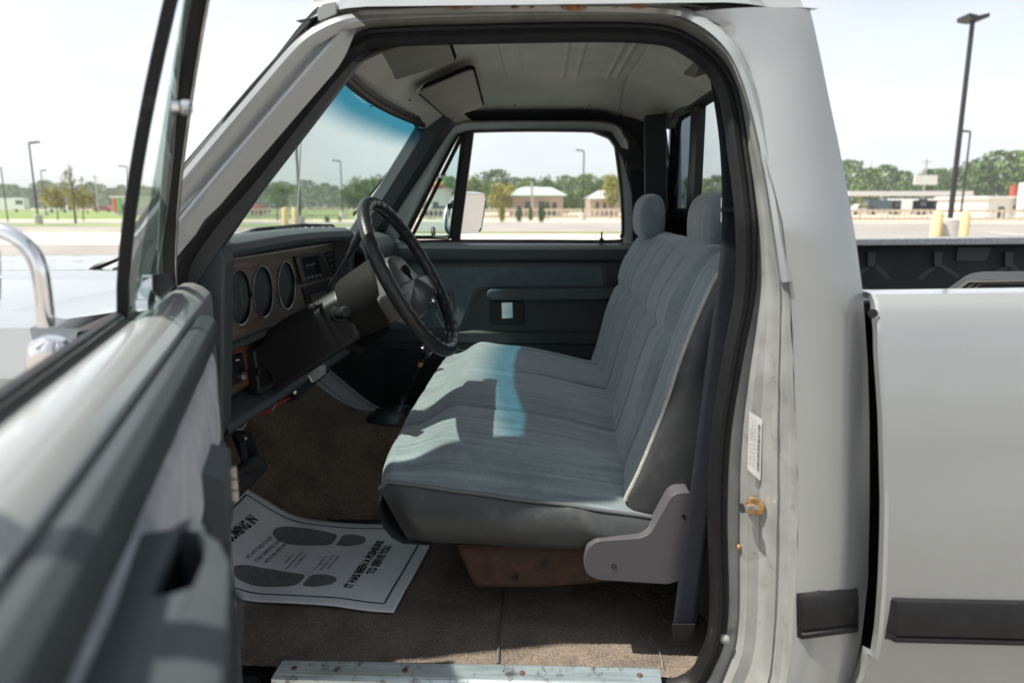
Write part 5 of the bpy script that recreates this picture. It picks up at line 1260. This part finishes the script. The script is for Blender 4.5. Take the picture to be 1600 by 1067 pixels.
# far woods: one mass each
def wood(name, u0, u1, D, vt, seed, label, dep=30, leafs=('leaf_green', 'leaf_dark')):
    rng = random.Random(seed); vs, fs, mi = [], [], []
    u = u0
    while u < u1:
        DD = D + rng.uniform(0, dep); c = gp_(u, DD); H = (hz_(vt(u) + rng.uniform(-6, 8), DD) - GZ); rr = H * rng.uniform(.35, .55); m_ = rng.random() < .5
        for k in range(900):
            a = rng.uniform(0, 6.283); q = rng.random(); zz = H * (q ** .8); ra = rr * math.sqrt(max(.02, 1 - ((zz / H - .42) / .6) ** 2)) * rng.uniform(.25, 1.08) * (1 + .28 * math.sin(a * 5 + zz * 1.1 + u))
            cc = c + Vector((ra * math.cos(a), ra * math.sin(a), zz)); n = Vector((rng.gauss(0, 1), rng.gauss(0, 1), rng.gauss(0, 1))).normalized(); A_ = n.orthogonal().normalized() * H * .045 * rng.uniform(.5, 1.3); B_ = n.cross(A_)
            i = len(vs); vs += [cc - A_, cc + B_ * .7, cc + A_, cc - B_ * .7]; fs.append((i, i + 1, i + 2, i + 3)); mi.append(int(m_))
        u += rr / D * FPX * .75
    me = me_of(vs, fs)
    if len(me.polygons) == len(mi): me.polygons.foreach_set('material_index', mi)
    o = link(name, me, leafs, None, smooth=False); tag(o, label, 'woodland', kind='stuff'); return o
wood('woodland', -40, 680, 240, lambda u: 289 - 4 * math.sin(u * .02) if u < 250 else 287 - 5 * math.sin(u * .045), 1, 'low line of green woodland far across the left and windshield view')
wood('woodland', 660, 1010, 150, lambda u: 277 - 9 * math.sin(u * .05), 2, 'green woodland far behind the tan building')
wood('woodland', 1080, 1680, 170, lambda u: 266 - 10 * math.sin(u * .025) - (u - 1350) * .07 if u > 1250 else 275, 3, 'tall green woodland behind the truck bed on the right')
# --- fence, buildings, vehicles
def fence(u0, u1, D, label, h=1.1):
    a, b = gp_(u0, D), gp_(u1, D); t = empty('picket_fence', a, label, 'fence', 'pale fences along the road')
    g = G(); L = b.x - a.x; n = int(L / .5)
    for k in range(n + 1): g.box(a + Vector((k * .5, 0, h / 2)), (.12, .05, h))
    o = g.build('picket', 'concrete', t, smooth=False); o['kind'] = 'stuff'
    g = G()
    for z in (.25, .9): g.box((a + b) / 2 + Vector((0, .06, z * h)), (L, .05, .22))
    g.build('rail', 'sand', t, smooth=False); return t
fence(560, 990, 76, 'pale picket fence seen through the passenger window')
fence(330, 545, 82, 'pale picket fence seen through the windshield left of the wheel')
fence(1290, 1700, 66, 'long pale fence beyond the truck bed')
def bld(u0, u1, D, dep, h, wall, roof, label, wins=(), gable=True, rh=1.2):
    a, b = gp_(u0, D), gp_(u1, D); t = empty('building', (a + b) / 2, label, 'building'); L = b.x - a.x
    g = G(); g.box((a + b) / 2 + Vector((0, dep / 2, h / 2)), (L, dep, h)); g.build('wall', wall, t, smooth=False)
    g = G()
    if gable: g.slab([a + Vector((-.5, -.6, h)), b + Vector((.5, -.6, h)), b + Vector((-1.5, dep / 2, h + rh)), a + Vector((1.5, dep / 2, h + rh))], (0, 0, .12)); g.slab([a + Vector((-.5, dep + .6, h)), b + Vector((.5, dep + .6, h)), b + Vector((-1.5, dep / 2, h + rh)), a + Vector((1.5, dep / 2, h + rh))], (0, 0, .12))
    else: g.box((a + b) / 2 + Vector((0, dep / 2, h + .1)), (L + .5, dep + .5, .25))
    g.build('roof', roof, t, smooth=False)
    for (f0, f1, z0, z1, nm) in wins:
        g = G(); g.box((a.x + L * (f0 + f1) / 2, a.y - .03, GZ + (z0 + z1) / 2), (L * (f1 - f0), .1, z1 - z0)); g.build(nm, 'window_dark', t, smooth=False)
    return t
bld(795, 880, 92, 10, 2.6, 'wall_tan', 'roof_green', 'tan building with pale green hipped roof behind the cone shrubs', ((.8, .88, 0, 1.8, 'door'), (.3, .42, .9, 1.9, 'window'), (.55, .66, .9, 1.9, 'window')), True, 1.1)
bld(922, 968, 92, 10, 2.2, 'wall_tan', 'roof_grey', 'small tan house with pale grey roof at the right of the passenger window', ((.2, .3, .8, 1.8, 'window'), (.45, .55, 0, 1.8, 'door')), True, 1.1)
t = bld(1543, 1640, 80, 10, 2.2, 'wall_white', 'wall_white', 'white flat-roofed building with dark windows at the right edge', ((.18, .28, .0, 1.3, 'door'), (.42, .58, .4, 1.4, 'window')), False)
g = G(); g.box(gp_(1583, 82, 2.9), (.7, .7, 1.4)); g.build('chimney', 'brick_red', t, smooth=False)
g = G(); g.box(gp_(1612, 79, 1.9), (2.5, 1, 3.8)); g.build('entrance_tower', 'wall_white', t, smooth=False)
t = bld(668, 696, 85, 6, 3.2, 'wall_white', 'roof_grey', 'white kiosk with a striped sign on top seen through the vent window', ((.3, .6, .6, 1.8, 'window'),), False)
for k, m_ in enumerate(('car_red', 'sign_yellow', 'car_dark')): g = G(); g.box(gp_(682, 85, 3.6 + k * .45), (1.9 - k * .3, .5, .42)); g.build('sign_board', m_, t, smooth=False)
t = bld(176, 205, 105, 8, 2.6, 'wall_white', 'wall_white', 'small shop with red and green panels near the open door frame', ((.55, .9, .2, 1.6, 'window'),), False)
for k, m_ in enumerate(('sign_red', 'sign_green')): g = G(); g.box(gp_(180 + k * 6, 104.8, 1.4), (.55, .15, 2.0)); g.build('panel', m_, t, smooth=False)
# canopy
a, b = gp_(1322, 120), gp_(1516, 120); t = empty('canopy', (a + b) / 2, 'long white flat canopy on thin posts before the right woodland', 'canopy')
zc_ = hz_(303, 120); g = G(); g.box(((a.x + b.x) / 2, 123, zc_), (b.x - a.x, 7, .75)); g.build('canopy_roof', 'wall_white', t, smooth=False)
for k in range(6): g = G(); q = a.lerp(b, .06 + k * .175); g.box((q.x, 122, (zc_ + GZ) / 2), (.3, .3, zc_ - GZ)); g.build('post', 'bark', t, smooth=False)
def vehicle(u, D, L, H, m, label, kind='car'):
    p = gp_(u, D); t = empty('parked_' + kind, p, label, kind)
    g = G()
    if kind == 'car': sec_ = [(-.5, .2), (-.5, .55), (-.32, .62), (-.2, 1), (.2, 1), (.34, .62), (.5, .55), (.5, .2)]
    else: sec_ = [(-.5, .15), (-.5, 1), (.5, 1), (.5, .15)]
    g.slab([p + Vector((a_ * L, -.85, b_ * H)) for a_, b_ in sec_], (0, 1.7, 0)); g.build('body', m, t, bevel=.05)
    g = G(); g.slab([p + Vector((a_ * L, -.87, b_ * H)) for a_, b_ in (((-.28, .64), (-.19, .93), (.17, .93), (.29, .64)) if kind == 'car' else ((.3, .55), (.3, .85), (.47, .85), (.47, .55)))], (0, 1.74, 0)); g.build('window', 'window_dark', t)
    for s_ in (-.3, .3): g = G(); g.lathe(p + Vector((s_ * L, -.9, .33)), (0, 1, 0), [(0, 0), (0, .33), (.2, .33), (.2, 0)], 14); g.build('wheel', 'rubber', t)
    return t
vehicle(690, 80, 4.2, 1.4, 'car_dark', 'dark teal car parked outside the white kiosk')
vehicle(398, 110, 4.4, 1.4, 'car_dark', 'dark green car seen low through the windshield near the near pillar')
vehicle(404, 106, 1.6, 1.5, 'sign_red', 'small orange cart in front of the dark green car', 'cart')
vehicle(10, 150, 9, 2.9, 'car_white', 'white box trailer at the far left edge', 'trailer')
vehicle(163, 150, 4.4, 1.4, 'car_red', 'red car parked on the far road at left')
vehicle(94, 140, 4.4, 1.5, 'car_white', 'white car on the far road behind the yellowish trees')
for u, L, H, m_, lab, kd in ((1348, 4.4, 1.6, 'car_white', 'white car leftmost under the long canopy', 'car'), (1378, 5, 2.2, 'car_dark', 'dark van with white roof under the canopy left half', 'van'), (1417, 5.2, 2.4, 'car_white', 'white van under the middle of the canopy', 'van'), (1442, 4, 2.2, 'car_dark', 'blue-grey van right of the white van under the canopy', 'van'), (1456, 5, 2.4, 'car_white', 'white box truck under the canopy behind the left bollard', 'truck'), (1526, 4.6, 2.0, 'steel', 'silver van right of the lamp posts', 'van')):
    vehicle(u, 112, L, H, m_, lab, kd)
# utility poles far off
for u, D, vt, lab in ((831, 85, 285, 'pale thin pole behind the tan building'), (131, 130, 276, 'pale thin pole right of the thin young tree'), (153, 140, 272, 'pale pole with a bent arm left of the door frame'), (1441, 120, 250, 'brown sign mast above the canopy')):
    p = gp_(u, D); H = hz_(vt, D) - GZ; t = empty('utility_pole', p, lab, 'pole', 'distant poles'); g = G(); g.tube([p, p + Vector((0, 0, H))], .14, 6); g.build('pole', 'steel', t)
    g = G(); g.box(p + Vector((0, 0, H - .5)), (1.6, .12, .12)); g.build('crossarm', 'steel', t, smooth=False)
    if u == 1441: g = G(); g.box(p + Vector((0, -.2, H * .62)), (3.6, .3, 1.5)); g.build('sign_board', 'wall_white', t, smooth=False)

# =================================================================== summer haze
hz = bpy.data.materials.new('haze_air'); hz.use_nodes = True; n = hz.node_tree; n.nodes.remove(n.nodes['Principled BSDF'])
pv = n.nodes.new('ShaderNodeVolumePrincipled'); pv.inputs['Color'].default_value = (.93, .95, .96, 1); pv.inputs['Density'].default_value = .0008; pv.inputs['Anisotropy'].default_value = .3
n.links.new(pv.outputs[0], n.nodes['Material Output'].inputs['Volume']); M['haze_air'] = hz
g = G(); g.box((0, 140, 15), (900, 480, 36)); tag(g.build('haze', 'haze_air', None, smooth=False), kind='stuff')
